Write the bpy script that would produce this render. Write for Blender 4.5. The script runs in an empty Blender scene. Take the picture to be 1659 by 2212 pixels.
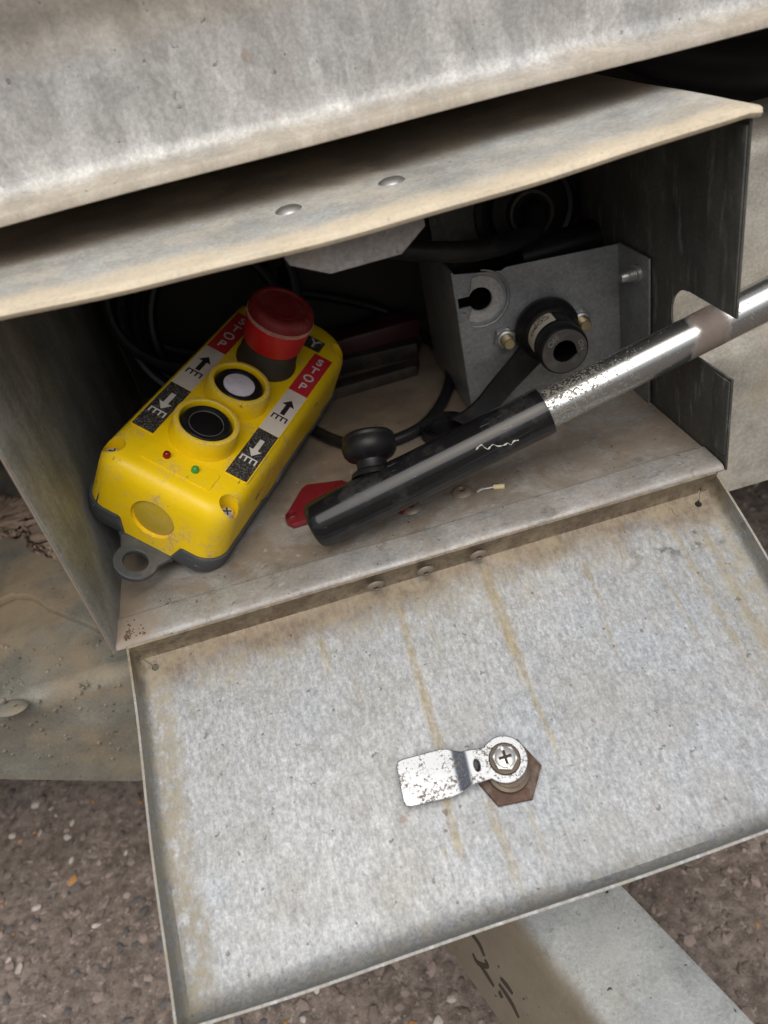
import bpy, bmesh, math, random
from mathutils import Vector, Matrix, Euler

random.seed(7)
S = bpy.context.scene
COL = S.collection

# ------------------------------------------------------------------ camera
CAM_LOC = Vector((0.15014, -0.37639, 0.30787))
CAM_ROT = Euler((0.941377, 0.197069, -0.216507), 'XYZ')
F_PX = 1672.6                      # focal length for a 1659 x 2212 picture
cam_d = bpy.data.cameras.new('camera')
cam = bpy.data.objects.new('camera', cam_d); COL.objects.link(cam)
cam.location = CAM_LOC; cam.rotation_euler = CAM_ROT
cam_d.sensor_fit = 'VERTICAL'; cam_d.sensor_height = 36; cam_d.sensor_width = 27
cam_d.lens = F_PX / 2212 * 36
cam_d.clip_start = 0.01; cam_d.clip_end = 200
cam_d.dof.use_dof = True; cam_d.dof.focus_distance = 0.50; cam_d.dof.aperture_fstop = 7.0
S.camera = cam
S.render.resolution_x = 768; S.render.resolution_y = 1024

# ------------------------------------------------------------------ light (soft, thinly overcast day)
SUN_EL, SUN_AZ = math.radians(56), math.radians(182)      # azimuth clockwise from +Y
sun_dir = Vector((math.sin(SUN_AZ)*math.cos(SUN_EL), math.cos(SUN_AZ)*math.cos(SUN_EL), math.sin(SUN_EL)))
w = bpy.data.worlds.new('World'); S.world = w; w.use_nodes = True
wn = w.node_tree
sky = wn.nodes.new('ShaderNodeTexSky'); sky.sky_type = 'NISHITA'; sky.sun_disc = False
sky.sun_elevation = SUN_EL; sky.sun_rotation = SUN_AZ
sky.air_density = 1.0; sky.dust_density = 6.0; sky.ozone_density = 0.6
bg = wn.nodes['Background']; wn.links.new(sky.outputs[0], bg.inputs[0]); bg.inputs[1].default_value = 0.06
sd = bpy.data.lights.new('sun', 'SUN'); sd.energy = 1.5; sd.angle = math.radians(58); sd.color = (1.0, 0.985, 0.95)
so = bpy.data.objects.new('sun', sd); COL.objects.link(so)
so.rotation_euler = (-sun_dir).to_track_quat('-Z', 'Y').to_euler()
vs = S.view_settings
vs.view_transform = 'Standard'; vs.look = 'None'; vs.gamma = 1; vs.use_curve_mapping = False
vs.exposure = 0.32

# ------------------------------------------------------------------ pixel -> place helpers
CM = CAM_ROT.to_matrix()
def ray(x, y): return CM @ Vector(((x-829.5)/F_PX, -(y-1106)/F_PX, -1))
def on(x, y, axis, val):
    d = ray(x, y); t = (val-CAM_LOC[axis])/d[axis]; return CAM_LOC + d*t
def onz(x, y, z): return on(x, y, 2, z)
def ony(x, y, v): return on(x, y, 1, v)
def onx(x, y, v): return on(x, y, 0, v)

# ------------------------------------------------------------------ node helper
class NB:
    def __init__(s, name):
        s.m = bpy.data.materials.new(name); s.m.use_nodes = True
        s.t = s.m.node_tree; s.b = s.t.nodes['Principled BSDF']
        s.tc = s.t.nodes.new('ShaderNodeTexCoord'); s.obj = s.tc.outputs['Object']
    def N(s, k): return s.t.nodes.new(k)
    def L(s, a, b):
        if hasattr(a, 'default_value') or hasattr(a, 'links'): s.t.links.new(a, b)
        elif isinstance(a, (tuple, list)):
            b.default_value = tuple(a) if len(a) == len(b.default_value) else tuple(a)+(1,)
        else: b.default_value = a
    def vec(s, sc=(1,1,1), rot=(0,0,0), src=None, loc=(0,0,0)):
        n = s.N('ShaderNodeMapping'); s.L(src or s.obj, n.inputs[0])
        n.inputs['Scale'].default_value = sc; n.inputs['Rotation'].default_value = rot; n.inputs['Location'].default_value = loc
        return n.outputs[0]
    def noise(s, scale, detail=4, rough=.55, vec=None, dist=0, col=False):
        n = s.N('ShaderNodeTexNoise'); s.L(vec or s.obj, n.inputs['Vector'])
        n.inputs['Scale'].default_value = scale; n.inputs['Detail'].default_value = detail
        n.inputs['Roughness'].default_value = rough; n.inputs['Distortion'].default_value = dist
        return n.outputs['Color' if col else 'Fac']
    def vor(s, scale, vec=None, out='Color', feature='F1', rnd=1):
        n = s.N('ShaderNodeTexVoronoi'); s.L(vec or s.obj, n.inputs['Vector']); n.feature = feature
        n.inputs['Scale'].default_value = scale; n.inputs['Randomness'].default_value = rnd
        return n.outputs[out]
    def ma(s, op, a, b=0, c=0, clamp=False):
        n = s.N('ShaderNodeMath'); n.operation = op; n.use_clamp = clamp
        for v, i in ((a,0),(b,1),(c,2)): s.L(v, n.inputs[i])
        return n.outputs[0]
    def mr(s, v, a, b, c=0, d=1, smooth=True):
        n = s.N('ShaderNodeMapRange'); n.clamp = True
        if smooth: n.interpolation_type = 'SMOOTHSTEP'
        s.L(v, n.inputs[0])
        for i, x in ((1,a),(2,b),(3,c),(4,d)): n.inputs[i].default_value = x
        return n.outputs[0]
    def mix(s, f, a, b, mode='MIX'):
        n = s.N('ShaderNodeMix'); n.data_type = 'RGBA'; n.blend_type = mode
        s.L(f, n.inputs[0]); s.L(a, n.inputs[6]); s.L(b, n.inputs[7]); return n.outputs[2]
    def sep(s, v=None):
        n = s.N('ShaderNodeSeparateXYZ'); s.L(v or s.obj, n.inputs[0]); return n.outputs
    def bw(s, c):
        n = s.N('ShaderNodeRGBToBW'); s.L(c, n.inputs[0]); return n.outputs[0]
    def bump(s, h, strength=.3, dist=.001, prev=None):
        n = s.N('ShaderNodeBump'); s.L(h, n.inputs['Height']); n.inputs['Strength'].default_value = strength
        n.inputs['Distance'].default_value = dist
        if prev is not None: s.L(prev, n.inputs['Normal'])
        return n.outputs[0]
    def out(s, col=None, rough=.5, metal=0, nrm=None, spec=None, coat=None):
        if col is not None: s.L(col, s.b.inputs['Base Color'])
        s.L(rough, s.b.inputs['Roughness']); s.L(metal, s.b.inputs['Metallic'])
        if nrm is not None: s.L(nrm, s.b.inputs['Normal'])
        if spec is not None: s.L(spec, s.b.inputs['Specular IOR Level'])
        if coat is not None: s.L(coat, s.b.inputs['Coat Weight'])
        return s.m

TAN = (.50, .39, .24); BROWN = (.22, .155, .105)

def galv(name, tone=(.47,.48,.49), metal=.55, rough=.5, spangle=26, spangle_amt=.16, stretch=(1,1,1),
         dust=.35, dustcol=TAN, dscale=14, speck=.5, extra=None, bumpd=.0004, mot=1.0, spark=.06, patch=0):
    """weathered galvanised sheet: spangle flakes, mottling, pits, dust"""
    n = NB(name)
    wob = n.noise(9, 3, .6, col=True)
    wv = n.N('ShaderNodeVectorMath'); wv.operation = 'MULTIPLY_ADD'
    n.L(wob, wv.inputs[0]); wv.inputs[1].default_value = (.055,.055,.055); n.L(n.obj, wv.inputs[2])
    sv = n.vec(stretch, src=wv.outputs[0])
    sp = n.bw(n.vor(spangle, sv))
    mott = n.noise(38, 6, .68)
    fine = n.noise(420, 3, .7)
    big = n.noise(6, 3, .5)
    v = n.ma('ADD', n.ma('MULTIPLY', n.ma('SUBTRACT', sp, .5), spangle_amt*2), 1)
    v = n.ma('MULTIPLY', v, n.mr(mott, .25, .75, 1-.20*mot, 1+.16*mot))
    if patch:
        pw = n.noise(30, 3, .55, n.vec(stretch), 1.4)
        v = n.ma('MULTIPLY', v, n.ma('ADD', n.ma('MULTIPLY', n.mr(pw, .50, .515), patch), 1-patch*.5))
        pw2 = n.noise(52, 2, .5, n.vec(stretch, (0,0,1)), 1.0)
        v = n.ma('MULTIPLY', v, n.ma('ADD', n.ma('MULTIPLY', n.mr(pw2, .56, .575), patch*.7), 1-patch*.3))
    v = n.ma('MULTIPLY', v, n.ma('ADD', n.ma('MULTIPLY', n.bw(n.vor(900)), spark*2), 1-spark))
    v = n.ma('MULTIPLY', v, n.mr(fine, .3, .7, .84, 1.13))
    v = n.ma('MULTIPLY', v, n.mr(big, .3, .7, 1-.12*mot, 1+.10*mot))
    cc = n.N('ShaderNodeVectorMath'); cc.operation = 'SCALE'; cc.inputs[0].default_value = tone
    n.L(v, cc.inputs['Scale'])
    col = cc.outputs[0]
    col = n.mix(n.ma('MULTIPLY', n.mr(n.noise(11, 2, .5), .45, .62), .35), col, n.mix(1, col, (.93,.98,1.08), 'MULTIPLY'))
    # dust film
    dm = n.ma('MULTIPLY', n.mr(n.noise(dscale, 5, .62), .42, .68), dust)
    if extra: col, dm = extra(n, col, dm)
    dm = n.ma('MULTIPLY', dm, n.mr(fine, .25, .6, .65, 1.0), clamp=True)
    dtone = n.mix(n.noise(60, 4, .6), tuple(x*.78 for x in dustcol), tuple(min(1, x*1.18) for x in dustcol))
    col = n.mix(dm, col, dtone)
    # dark pits and brown specks
    pit = n.mr(n.noise(170, 2, .5), .70, .76)
    col = n.mix(n.ma('MULTIPLY', pit, speck), col, (.07,.06,.05))
    rs = n.mr(n.noise(55, 2, .5), .735, .77)
    col = n.mix(n.ma('MULTIPLY', rs, .7*speck), col, (.26,.14,.06))
    r = n.ma('ADD', n.ma('MULTIPLY', n.ma('SUBTRACT', mott, .5), .3), rough)
    r = n.ma('ADD', r, n.ma('MULTIPLY', dm, .35), clamp=True)
    mt = n.ma('MULTIPLY', n.ma('SUBTRACT', 1, dm, clamp=True), metal)
    h = n.ma('ADD', n.ma('MULTIPLY', fine, .5), n.ma('ADD', mott, n.ma('MULTIPLY', pit, -1.5)))
    b = n.bump(h, .35, bumpd)
    return n.out(col, r, mt, b)

def plain(name, col, rough=.5, metal=0, var=.2, vscale=40, bumpd=.0003, bs=.15, dust=0, dustcol=TAN, dscale=25, scratch=0, sccol=(.6,.55,.45), coat=None, spec=None):
    n = NB(name)
    nz = n.noise(vscale, 5, .6); f = n.noise(vscale*9, 3, .6)
    c = n.mix(nz, tuple(x*(1-var) for x in col), tuple(min(1, x*(1+var)) for x in col))
    r = n.ma('ADD', n.ma('MULTIPLY', n.ma('SUBTRACT', n.noise(vscale*.7, 4, .6), .5), min(.35, rough*.8)), rough, clamp=True)
    if dust:
        d = n.ma('MULTIPLY', n.mr(n.noise(dscale, 6, .68), .46, .70), dust)
        d = n.ma('MULTIPLY', d, n.mr(f, .3, .6, .4, 1))
        c = n.mix(d, c, dustcol); r = n.ma('ADD', r, n.ma('MULTIPLY', d, .4), clamp=True)
    if scratch:
        sv = n.vec((1, 9, 4), (.3, .4, .9))
        sc = n.mr(n.noise(45, 3, .6, sv), .66, .72)
        c = n.mix(n.ma('MULTIPLY', sc, scratch), c, sccol)
    return n.out(c, r, metal, n.bump(n.ma('ADD', nz, n.ma('MULTIPLY', f, .4)), bs, bumpd), spec, coat)

# ------------------------------------------------------------------ mesh helpers
def link(name, me, mat=None, parent=None, smooth=True, auto=35):
    o = bpy.data.objects.new(name, me); COL.objects.link(o)
    if mat: 
        me.materials.clear(); me.materials.append(mat)
    if smooth:
        bm = bmesh.new(); bm.from_mesh(me)
        for f in bm.faces: f.smooth = True
        lim = math.radians(auto)
        for e in bm.edges:
            e.smooth = not (len(e.link_faces) == 2 and e.calc_face_angle(0) > lim)
        bm.to_mesh(me); bm.free()
    if parent: o.parent = parent; 
    return o
def from_bm(bm, name='m'):
    bmesh.ops.recalc_face_normals(bm, faces=bm.faces)
    me = bpy.data.meshes.new(name); bm.to_mesh(me); bm.free(); return me
def obj(name, bm, mat, parent=None, smooth=True, auto=35):
    me = from_bm(bm, name) if isinstance(bm, bmesh.types.BMesh) else bm
    return link(name, me, mat, parent, smooth, auto)
def empty(name, label, cat, loc=(0,0,0), group=None):
    o = bpy.data.objects.new(name, None); COL.objects.link(o); o.location = loc; o.empty_display_size = .02
    return tag(o, label, cat, group)
def tag(o, label, cat, group=None):
    o['label'] = label; o['category'] = cat
    if group: o['group'] = group
    return o
def shift(me, v):
    me.transform(Matrix.Translation(v)); return me
def box_bm(x0,x1,y0,y1,z0,z1, bev=0, seg=2, bm=None):
    b = bmesh.new()
    vs_ = [b.verts.new((x,y,z)) for x in (x0,x1) for y in (y0,y1) for z in (z0,z1)]
    for f in ((0,1,3,2),(4,6,7,5),(0,4,5,1),(2,3,7,6),(0,2,6,4),(1,5,7,3)): b.faces.new([vs_[i] for i in f])
    if bev: bmesh.ops.bevel(b, geom=b.edges[:], offset=bev, segments=seg, affect='EDGES', profile=.5)
    bmesh.ops.recalc_face_normals(b, faces=b.faces)
    if bm is not None:
        me = bpy.data.meshes.new('t'); b.to_mesh(me); b.free(); bm.from_mesh(me); bpy.data.meshes.remove(me); return bm
    return b
def lathe(prof, n=64, cap=True, tooth=None):
    """prof [(r,z)...] around z"""
    bm = bmesh.new(); rings = []
    for r, z in prof:
        if r < 1e-6: rings.append([bm.verts.new((0,0,z))])
        else: rings.append([bm.verts.new((r*math.cos(2*math.pi*i/n), r*math.sin(2*math.pi*i/n), z)) for i in range(n)])
    for a, b in zip(rings, rings[1:]):
        for i in range(n):
            j = (i+1) % n
            if len(a) == 1 and len(b) == 1: continue
            if len(a) == 1: bm.faces.new((a[0], b[i], b[j]))
            elif len(b) == 1: bm.faces.new((a[i], a[j], b[0]))
            else: bm.faces.new((a[i], a[j], b[j], b[i]))
    if cap:
        for rg in (rings[0], rings[-1]):
            if len(rg) > 1: 
                try: bm.faces.new(rg)
                except ValueError: pass
    bmesh.ops.recalc_face_normals(bm, faces=bm.faces)
    return bm
def frame_to(z, up=Vector((0,0,1))):
    z = Vector(z).normalized(); x = up.cross(z)
    if x.length < 1e-4: x = Vector((1,0,0)).cross(z)
    x.normalize(); y = z.cross(x); m = Matrix((x,y,z)).transposed(); return m.to_4x4()
def place(bm, loc, z=None, mat=None):
    m = Matrix.Translation(loc) @ (frame_to(z) if z is not None else (mat or Matrix()))
    bmesh.ops.transform(bm, matrix=m, verts=bm.verts); return bm
def catmull(pts, k=10):
    pts = [Vector(p) for p in pts]; P = [pts[0]*2-pts[1]] + pts + [pts[-1]*2-pts[-2]]; out = []
    for i in range(1, len(P)-2):
        a,b,c,d = P[i-1:i+3]
        for j in range(k):
            t = j/k
            out.append(.5*((2*b)+(c-a)*t+(2*a-5*b+4*c-d)*t*t+(3*b-a-3*c+d)*t**3))
    out.append(pts[-1]); return out
def tube(path, r, n=14, cap=True, bm=None):
    bm = bm or bmesh.new(); path = [Vector(p) for p in path]; rings = []
    t0 = (path[1]-path[0]).normalized(); nv = t0.orthogonal().normalized()
    for i, p in enumerate(path):
        t = (path[min(i+1,len(path)-1)]-path[max(i-1,0)]).normalized()
        nv = (nv - t*nv.dot(t)).normalized(); bn = t.cross(nv)
        rr = r(i/(len(path)-1)) if callable(r) else r
        rings.append([bm.verts.new(p+(nv*math.cos(2*math.pi*k/n)+bn*math.sin(2*math.pi*k/n))*rr) for k in range(n)])
    for a, b in zip(rings, rings[1:]):
        for i in range(n): bm.faces.new((a[i],a[(i+1)%n],b[(i+1)%n],b[i]))
    if cap: bm.faces.new(rings[0]); bm.faces.new(rings[-1])
    return bm
def plate(loops, t, bevel=0, z0=0):
    """flat plate with holes: loops[0] outline, others holes; XY plane, thickness t upward from z0"""
    cu = bpy.data.curves.new('p', 'CURVE'); cu.dimensions = '2D'; cu.fill_mode = 'BOTH'
    cu.extrude = max(t/2-bevel, 1e-6); cu.bevel_depth = bevel; cu.bevel_resolution = 1; cu.offset = -bevel
    for lp in loops:
        sp = cu.splines.new('POLY'); sp.points.add(len(lp)-1); sp.use_cyclic_u = True
        for p, q in zip(sp.points, lp): p.co = (q[0], q[1], 0, 1)
    return curve_mesh(cu, (0,0,z0+t/2))
def curve_mesh(cu, off=(0,0,0)):
    o = bpy.data.objects.new('tmp', cu); COL.objects.link(o)
    bpy.context.view_layer.update()
    me = bpy.data.meshes.new_from_object(o.evaluated_get(bpy.context.evaluated_depsgraph_get()))
    bpy.data.objects.remove(o); bpy.data.curves.remove(cu)
    me.transform(Matrix.Translation(off)); return me
def text(body, size, t=.0002, bold=0, z0=0):
    cu = bpy.data.curves.new('txt', 'FONT'); cu.body = body; cu.size = size; cu.align_x = 'CENTER'; cu.align_y = 'CENTER'
    cu.extrude = t/2; cu.offset = bold
    return curve_mesh(cu, (0,0,z0+t/2))
def circ(cx, cy, r, n=40, a0=0, a1=None):
    a1 = a0+2*math.pi if a1 is None else a1; full = abs(a1-a0-2*math.pi) < 1e-6
    return [(cx+r*math.cos(a0+(a1-a0)*i/(n if full else n-1)), cy+r*math.sin(a0+(a1-a0)*i/(n if full else n-1))) for i in range(n)]
def rrect(x0,x1,y0,y1,r,n=8):
    out = []
    for cx,cy,a in ((x1-r,y1-r,0),(x0+r,y1-r,90),(x0+r,y0+r,180),(x1-r,y0+r,270)):
        out += circ(cx,cy,r,n,math.radians(a),math.radians(a+90))
    return out
def boolean(o, cutters, op='DIFFERENCE'):
    for bm in cutters:
        me = from_bm(bm) if isinstance(bm, bmesh.types.BMesh) else bm
        c = bpy.data.objects.new('cut', me); COL.objects.link(c)
        c.matrix_world = o.matrix_world
        md = o.modifiers.new('b', 'BOOLEAN'); md.object = c; md.operation = op; md.solver = 'EXACT'
        bpy.context.view_layer.update()
        me2 = bpy.data.meshes.new_from_object(o.evaluated_get(bpy.context.evaluated_depsgraph_get()))
        o.modifiers.clear(); o.data = me2; bpy.data.objects.remove(c)
    for f in o.data.polygons: f.use_smooth = True
    bm = bmesh.new(); bm.from_mesh(o.data)
    for e in bm.edges: e.smooth = not (len(e.link_faces) == 2 and e.calc_face_angle(0) > math.radians(38))
    bm.to_mesh(o.data); bm.free()
def solidify_grid(P, t, flip=False):
    """P[i][j] grid of points -> thick sheet (offset along vertex normals)"""
    bm = bmesh.new(); V = [[bm.verts.new(p) for p in row] for row in P]
    for i in range(len(P)-1):
        for j in range(len(P[0])-1):
            q = [V[i][j],V[i+1][j],V[i+1][j+1],V[i][j+1]]
            bm.faces.new(q[::-1] if flip else q)
    bm.normal_update()
    me = bpy.data.meshes.new('g'); bm.to_mesh(me); bm.free()
    return solid_me(me, t)
def solid_me(me, t):
    o = bpy.data.objects.new('tmp', me); COL.objects.link(o)
    md = o.modifiers.new('s','SOLIDIFY'); md.thickness = t; md.offset = -1; md.use_even_offset = True
    bpy.context.view_layer.update()
    m2 = bpy.data.meshes.new_from_object(o.evaluated_get(bpy.context.evaluated_depsgraph_get()))
    bpy.data.objects.remove(o); bpy.data.meshes.remove(me); return m2
def prism_x(prof, x0, x1, nx=1, closed=True):
    """profile [(y,z)] extruded along x"""
    bm = bmesh.new(); n = len(prof)
    rows = [[bm.verts.new((x0+(x1-x0)*i/nx, y, z)) for y, z in prof] for i in range(nx+1)]
    for a, b in zip(rows, rows[1:]):
        for j in range(n if closed else n-1): bm.faces.new((a[j],a[(j+1)%n],b[(j+1)%n],b[j]))
    if closed: bm.faces.new(rows[0]); bm.faces.new(rows[-1][::-1])
    return bm

# ------------------------------------------------------------------ materials
def x_top(n, col, dm):           # toolbox lid: tan dust collected along the front edge
    X, Y, Z = n.sep()
    wob = n.ma('MULTIPLY', n.ma('SUBTRACT', n.noise(18, 4, .6), .5), .035)
    e = n.mr(n.ma('ADD', Y, wob), .004, .03, .85, .08)
    bk = n.mr(n.ma('ADD', Y, wob), .065, .095, 0, .6)
    blot = n.ma('MULTIPLY', n.mr(n.noise(17, 4, .6), .5, .62), .35)
    col = n.mix(bk, col, BROWN)
    return col, n.ma('MAXIMUM', dm, n.ma('MULTIPLY', n.ma('MAXIMUM', e, blot), n.mr(n.noise(26, 4, .6), .3, .55, .45, 1)))
def x_floor(n, col, dm):         # box floor: brown dirt film, painted darker at the rear to add interior shade
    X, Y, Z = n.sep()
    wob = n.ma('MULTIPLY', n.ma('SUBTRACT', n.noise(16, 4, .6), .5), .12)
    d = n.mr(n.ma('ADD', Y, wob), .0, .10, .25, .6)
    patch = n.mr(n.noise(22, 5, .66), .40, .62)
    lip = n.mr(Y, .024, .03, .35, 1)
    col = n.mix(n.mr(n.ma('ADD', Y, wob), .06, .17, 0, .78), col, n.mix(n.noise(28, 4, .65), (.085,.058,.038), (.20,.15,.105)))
    stain = n.mr(n.noise(30, 5, .7), .60, .68)
    col = n.mix(n.ma('MULTIPLY', stain, .7), col, (.17,.10,.055))
    tanp = n.ma('MULTIPLY', n.mr(n.noise(13, 5, .72, None, .6), .38, .56), n.mr(Y, .022, .03, .35, .85))
    col = n.mix(n.ma('MULTIPLY', tanp, .8), col, n.mix(n.noise(90, 4, .7), (.165,.122,.08), (.33,.255,.175)))
    grp = n.mr(n.noise(48, 5, .75, n.vec((1,1.8,1),(0,0,.5))), .55, .66)
    col = n.mix(n.ma('MULTIPLY', grp, .5), col, (.16,.155,.15))
    scr = n.mr(n.noise(60, 3, .6, n.vec((1,14,1),(0,0,.25))), .66, .72)
    col = n.mix(n.ma('MULTIPLY', scr, .45), col, (.50,.50,.49))
    wh = n.mr(n.noise(120, 3, .6), .66, .72)
    col = n.mix(n.ma('MULTIPLY', wh, .5), col, (.62,.62,.60))
    cor = n.mr(n.ma('ADD', X, wob), .0, .03, .8, 0)
    return col, n.ma('MAXIMUM', n.ma('MAXIMUM', dm, cor), n.ma('MULTIPLY', n.ma('MULTIPLY', d, patch), lip))
def x_rail(n, col, dm):          # trailer body: tan dust on the lower lip
    X, Y, Z = n.sep()
    wob = n.ma('MULTIPLY', n.ma('SUBTRACT', n.noise(22, 4, .6), .5), .008)
    lip = n.mr(n.ma('ADD', Z, wob), .2385, .2465, .5, .0)
    top = n.mr(n.ma('ADD', Z, wob), .285, .306, 0, .32)
    st = n.mr(n.noise(60, 4, .7, n.vec((1,1,.15))), .35, .7, .82, 1.1)
    col = n.mix(1, col, st, 'MULTIPLY')
    rs = n.mr(n.noise(20, 5, .7), .68, .73)
    col = n.mix(n.ma('MULTIPLY', rs, .7), col, (.36,.23,.11))
    return col, n.ma('MAXIMUM', dm, n.ma('MAXIMUM', lip, top))
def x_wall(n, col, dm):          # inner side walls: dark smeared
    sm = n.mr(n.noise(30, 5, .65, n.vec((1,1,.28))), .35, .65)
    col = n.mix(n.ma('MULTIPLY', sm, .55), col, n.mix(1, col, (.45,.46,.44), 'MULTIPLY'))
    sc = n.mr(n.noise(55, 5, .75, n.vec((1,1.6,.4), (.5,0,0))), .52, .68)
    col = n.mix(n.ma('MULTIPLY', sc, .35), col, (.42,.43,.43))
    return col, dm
def x_door(n, col, dm):
    U, V, Nn = n.sep()
    w1 = n.ma('MULTIPLY', n.ma('SUBTRACT', n.noise(35, 4, .65), .5), .008)
    w2 = n.ma('MULTIPLY', n.ma('SUBTRACT', n.noise(90, 4, .65), .5), .0055)
    # brown silt lying along the hinge and tan at the sides
    big = n.ma('MULTIPLY', n.ma('SUBTRACT', n.noise(24, 4, .65), .5), .040)
    hinge = n.mr(n.ma('ADD', V, big), .005, .030, 1.0, 0)
    wash = n.ma('MULTIPLY', n.mr(n.ma('ADD', V, big), .012, .065, .55, 0), n.mr(n.noise(40, 5, .7), .38, .58))
    left = n.mr(n.ma('ADD', U, n.ma('MULTIPLY', big, .6)), .016, .028, .75, 0)
    right = n.mr(n.ma('ADD', U, big), .335, .392, 0, .65)
    low = n.ma('MULTIPLY', n.mr(n.ma('ADD', V, n.ma('MULTIPLY', big, .5)), .186, .197, 0, .5), 1)
    m = n.ma('MAXIMUM', n.ma('MAXIMUM', left, right), n.ma('MAXIMUM', wash, low))
    rag = n.mr(n.noise(120, 4, .7), .33, .6, .1, 1)
    yel = n.mix(n.noise(50, 3, .6), (.25,.195,.085), (.40,.33,.19))
    tot = None
    # runs of rusty water: (u at hinge, slope, width, v0, v1, strength)
    for (u0, sl, wd, v0, v1, k) in ((.172,-.02,.0042,.012,.118,.8),(.232,-.015,.0052,.004,.085,.9),(.229,.03,.0024,.06,.135,.8),
                                    (.168,-.03,.0038,.12,.172,.8),(.118,.05,.003,.016,.05,.75),(.132,.02,.0022,.05,.075,.5),
                                    (.188,.0,.0022,.02,.062,.45),(.292,.04,.0022,.02,.062,.6),(.291,-.02,.0016,.062,.088,.8),
                                    (.252,.0,.0022,.026,.04,.7),(.181,.04,.004,.14,.195,.6),(.334,.05,.002,.035,.1,.6),
                                    (.355,.03,.0032,.012,.12,.6),(.150,.03,.0018,.155,.168,.9),(.105,.0,.0045,.02,.04,.4),
                                    (.318,.02,.0035,.008,.03,.5),(.372,.02,.0045,.02,.16,.55),(.205,.01,.003,.15,.185,.4)):
        d = n.ma('ABSOLUTE', n.ma('SUBTRACT', n.ma('SUBTRACT', n.ma('ADD', U, w2), u0), n.ma('MULTIPLY', V, sl)))
        a = n.mr(d, wd*.25, wd*1.05, k*.85, 0)
        a = n.ma('MULTIPLY', a, n.mr(n.ma('ADD', V, w1), v0-.003, v0+.006))
        a = n.ma('MULTIPLY', a, n.mr(n.ma('ADD', V, w1), v1-.02, v1+.004, 1, 0))
        tot = a if tot is None else n.ma('MAXIMUM', tot, a)
    col = n.mix(n.ma('MULTIPLY', tot, n.ma('ADD', n.ma('MULTIPLY', rag, .6), .4)), col, yel)
    col = n.mix(n.ma('MULTIPLY', n.ma('MULTIPLY', hinge, n.mr(n.noise(70, 4, .65), .2, .5, .6, 1)), .92), col, n.mix(n.noise(60, 4, .6), (.12,.085,.052), (.23,.165,.105)))
    blk = n.ma('MULTIPLY', n.mr(n.ma('ADD', U, w1), .3, .34, 0, 1), n.ma('MULTIPLY', n.mr(V, .022, .026, 0, 1), n.mr(V, .034, .04, 1, 0)))
    blk = n.ma('MULTIPLY', blk, n.mr(n.noise(85, 4, .7), .52, .60))
    col = n.mix(n.ma('MULTIPLY', blk, .7), col, (.10,.10,.11))
    # brushed grain down the sheet
    g = n.mr(n.noise(420, 3, .75, n.vec((1,.35,1))), .3, .7, .78, 1.2)
    cl = n.noise(9, 4, .6)
    s1 = n.mr(n.noise(26, 2, .5, n.vec((1,22,1),(0,0,.9))), .70, .73)
    s2 = n.mr(n.noise(22, 2, .5, n.vec((1,26,1),(0,0,-.35))), .71, .735)
    col = n.mix(n.ma('MULTIPLY', n.ma('MAXIMUM', s1, s2), .35), col, (.24,.24,.24))
    col = n.mix(n.ma('MULTIPLY', n.mr(cl, .45, .6), .5), col, n.mix(1, col, (.90,.93,.96), 'MULTIPLY'))
    col = n.mix(1, col, g, 'MULTIPLY')
    return col, n.ma('MAXIMUM', n.ma('MULTIPLY', dm, .7), n.ma('MULTIPLY', m, rag))
def x_chassis(n, col, dm):
    X, Y, Z = n.sep()
    br = n.mr(n.noise(9, 4, .6, n.vec((1,1,2.5))), .4, .65)
    col = n.mix(n.ma('MULTIPLY', br, .5), col, (.115,.095,.065))
    return col, dm

M_RAIL = galv('galvanised_trailer_panel', (.56,.57,.56), .28, .50, 42, .05, (1,1,.6), .12, TAN, 12, .5, x_rail, .0004, .6, .06, .13)
M_LID = galv('dusty_galvanised_lid', (.53,.545,.525), .30, .55, 30, .08, (1,1,1), .25, (.82,.70,.50), 20, .3, x_top)
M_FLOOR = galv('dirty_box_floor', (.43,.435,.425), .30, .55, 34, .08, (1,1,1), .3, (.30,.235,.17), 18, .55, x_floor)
M_WALL = galv('smeared_wall_shaded', (.105,.107,.098), .25, .55, 30, .06, (1,1,1), .2, (.19,.155,.11), 18, .3, x_wall)  # smeared steel with the interior's shade put into its dark tone
M_WALLF = galv('smeared_wall_lit', (.40,.42,.41), .30, .55, 30, .06, (1,1,1), .25, (.32,.28,.20), 18, .4, x_wall, .0004, 1.2)  # lighter copy of the wall steel, tone raised for the lit left side
M_DOOR = galv('stained_galvanised_door', (.385,.402,.412), .34, .47, 120, .05, (1,.7,1), .25, (.36,.315,.215), 26, .55, x_door, .0003, .35, .15, .04)
M_BRKT = galv('zinc_bracket', (.29,.305,.315), .55, .45, 60, .05, (1,1,1), .12, (.25,.22,.18), 30, .35)
M_CHAS = galv('muddy_chassis_steel', (.24,.235,.20), .2, .62, 24, .08, (1,1,1), .8, (.33,.26,.17), 16, .9, x_chassis, .0008)
M_SIDE = galv('dusty_side_panel', (.50,.48,.42), .3, .55, 24, .08, (1,1,1), .5, (.52,.43,.30), 16, .4)
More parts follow.
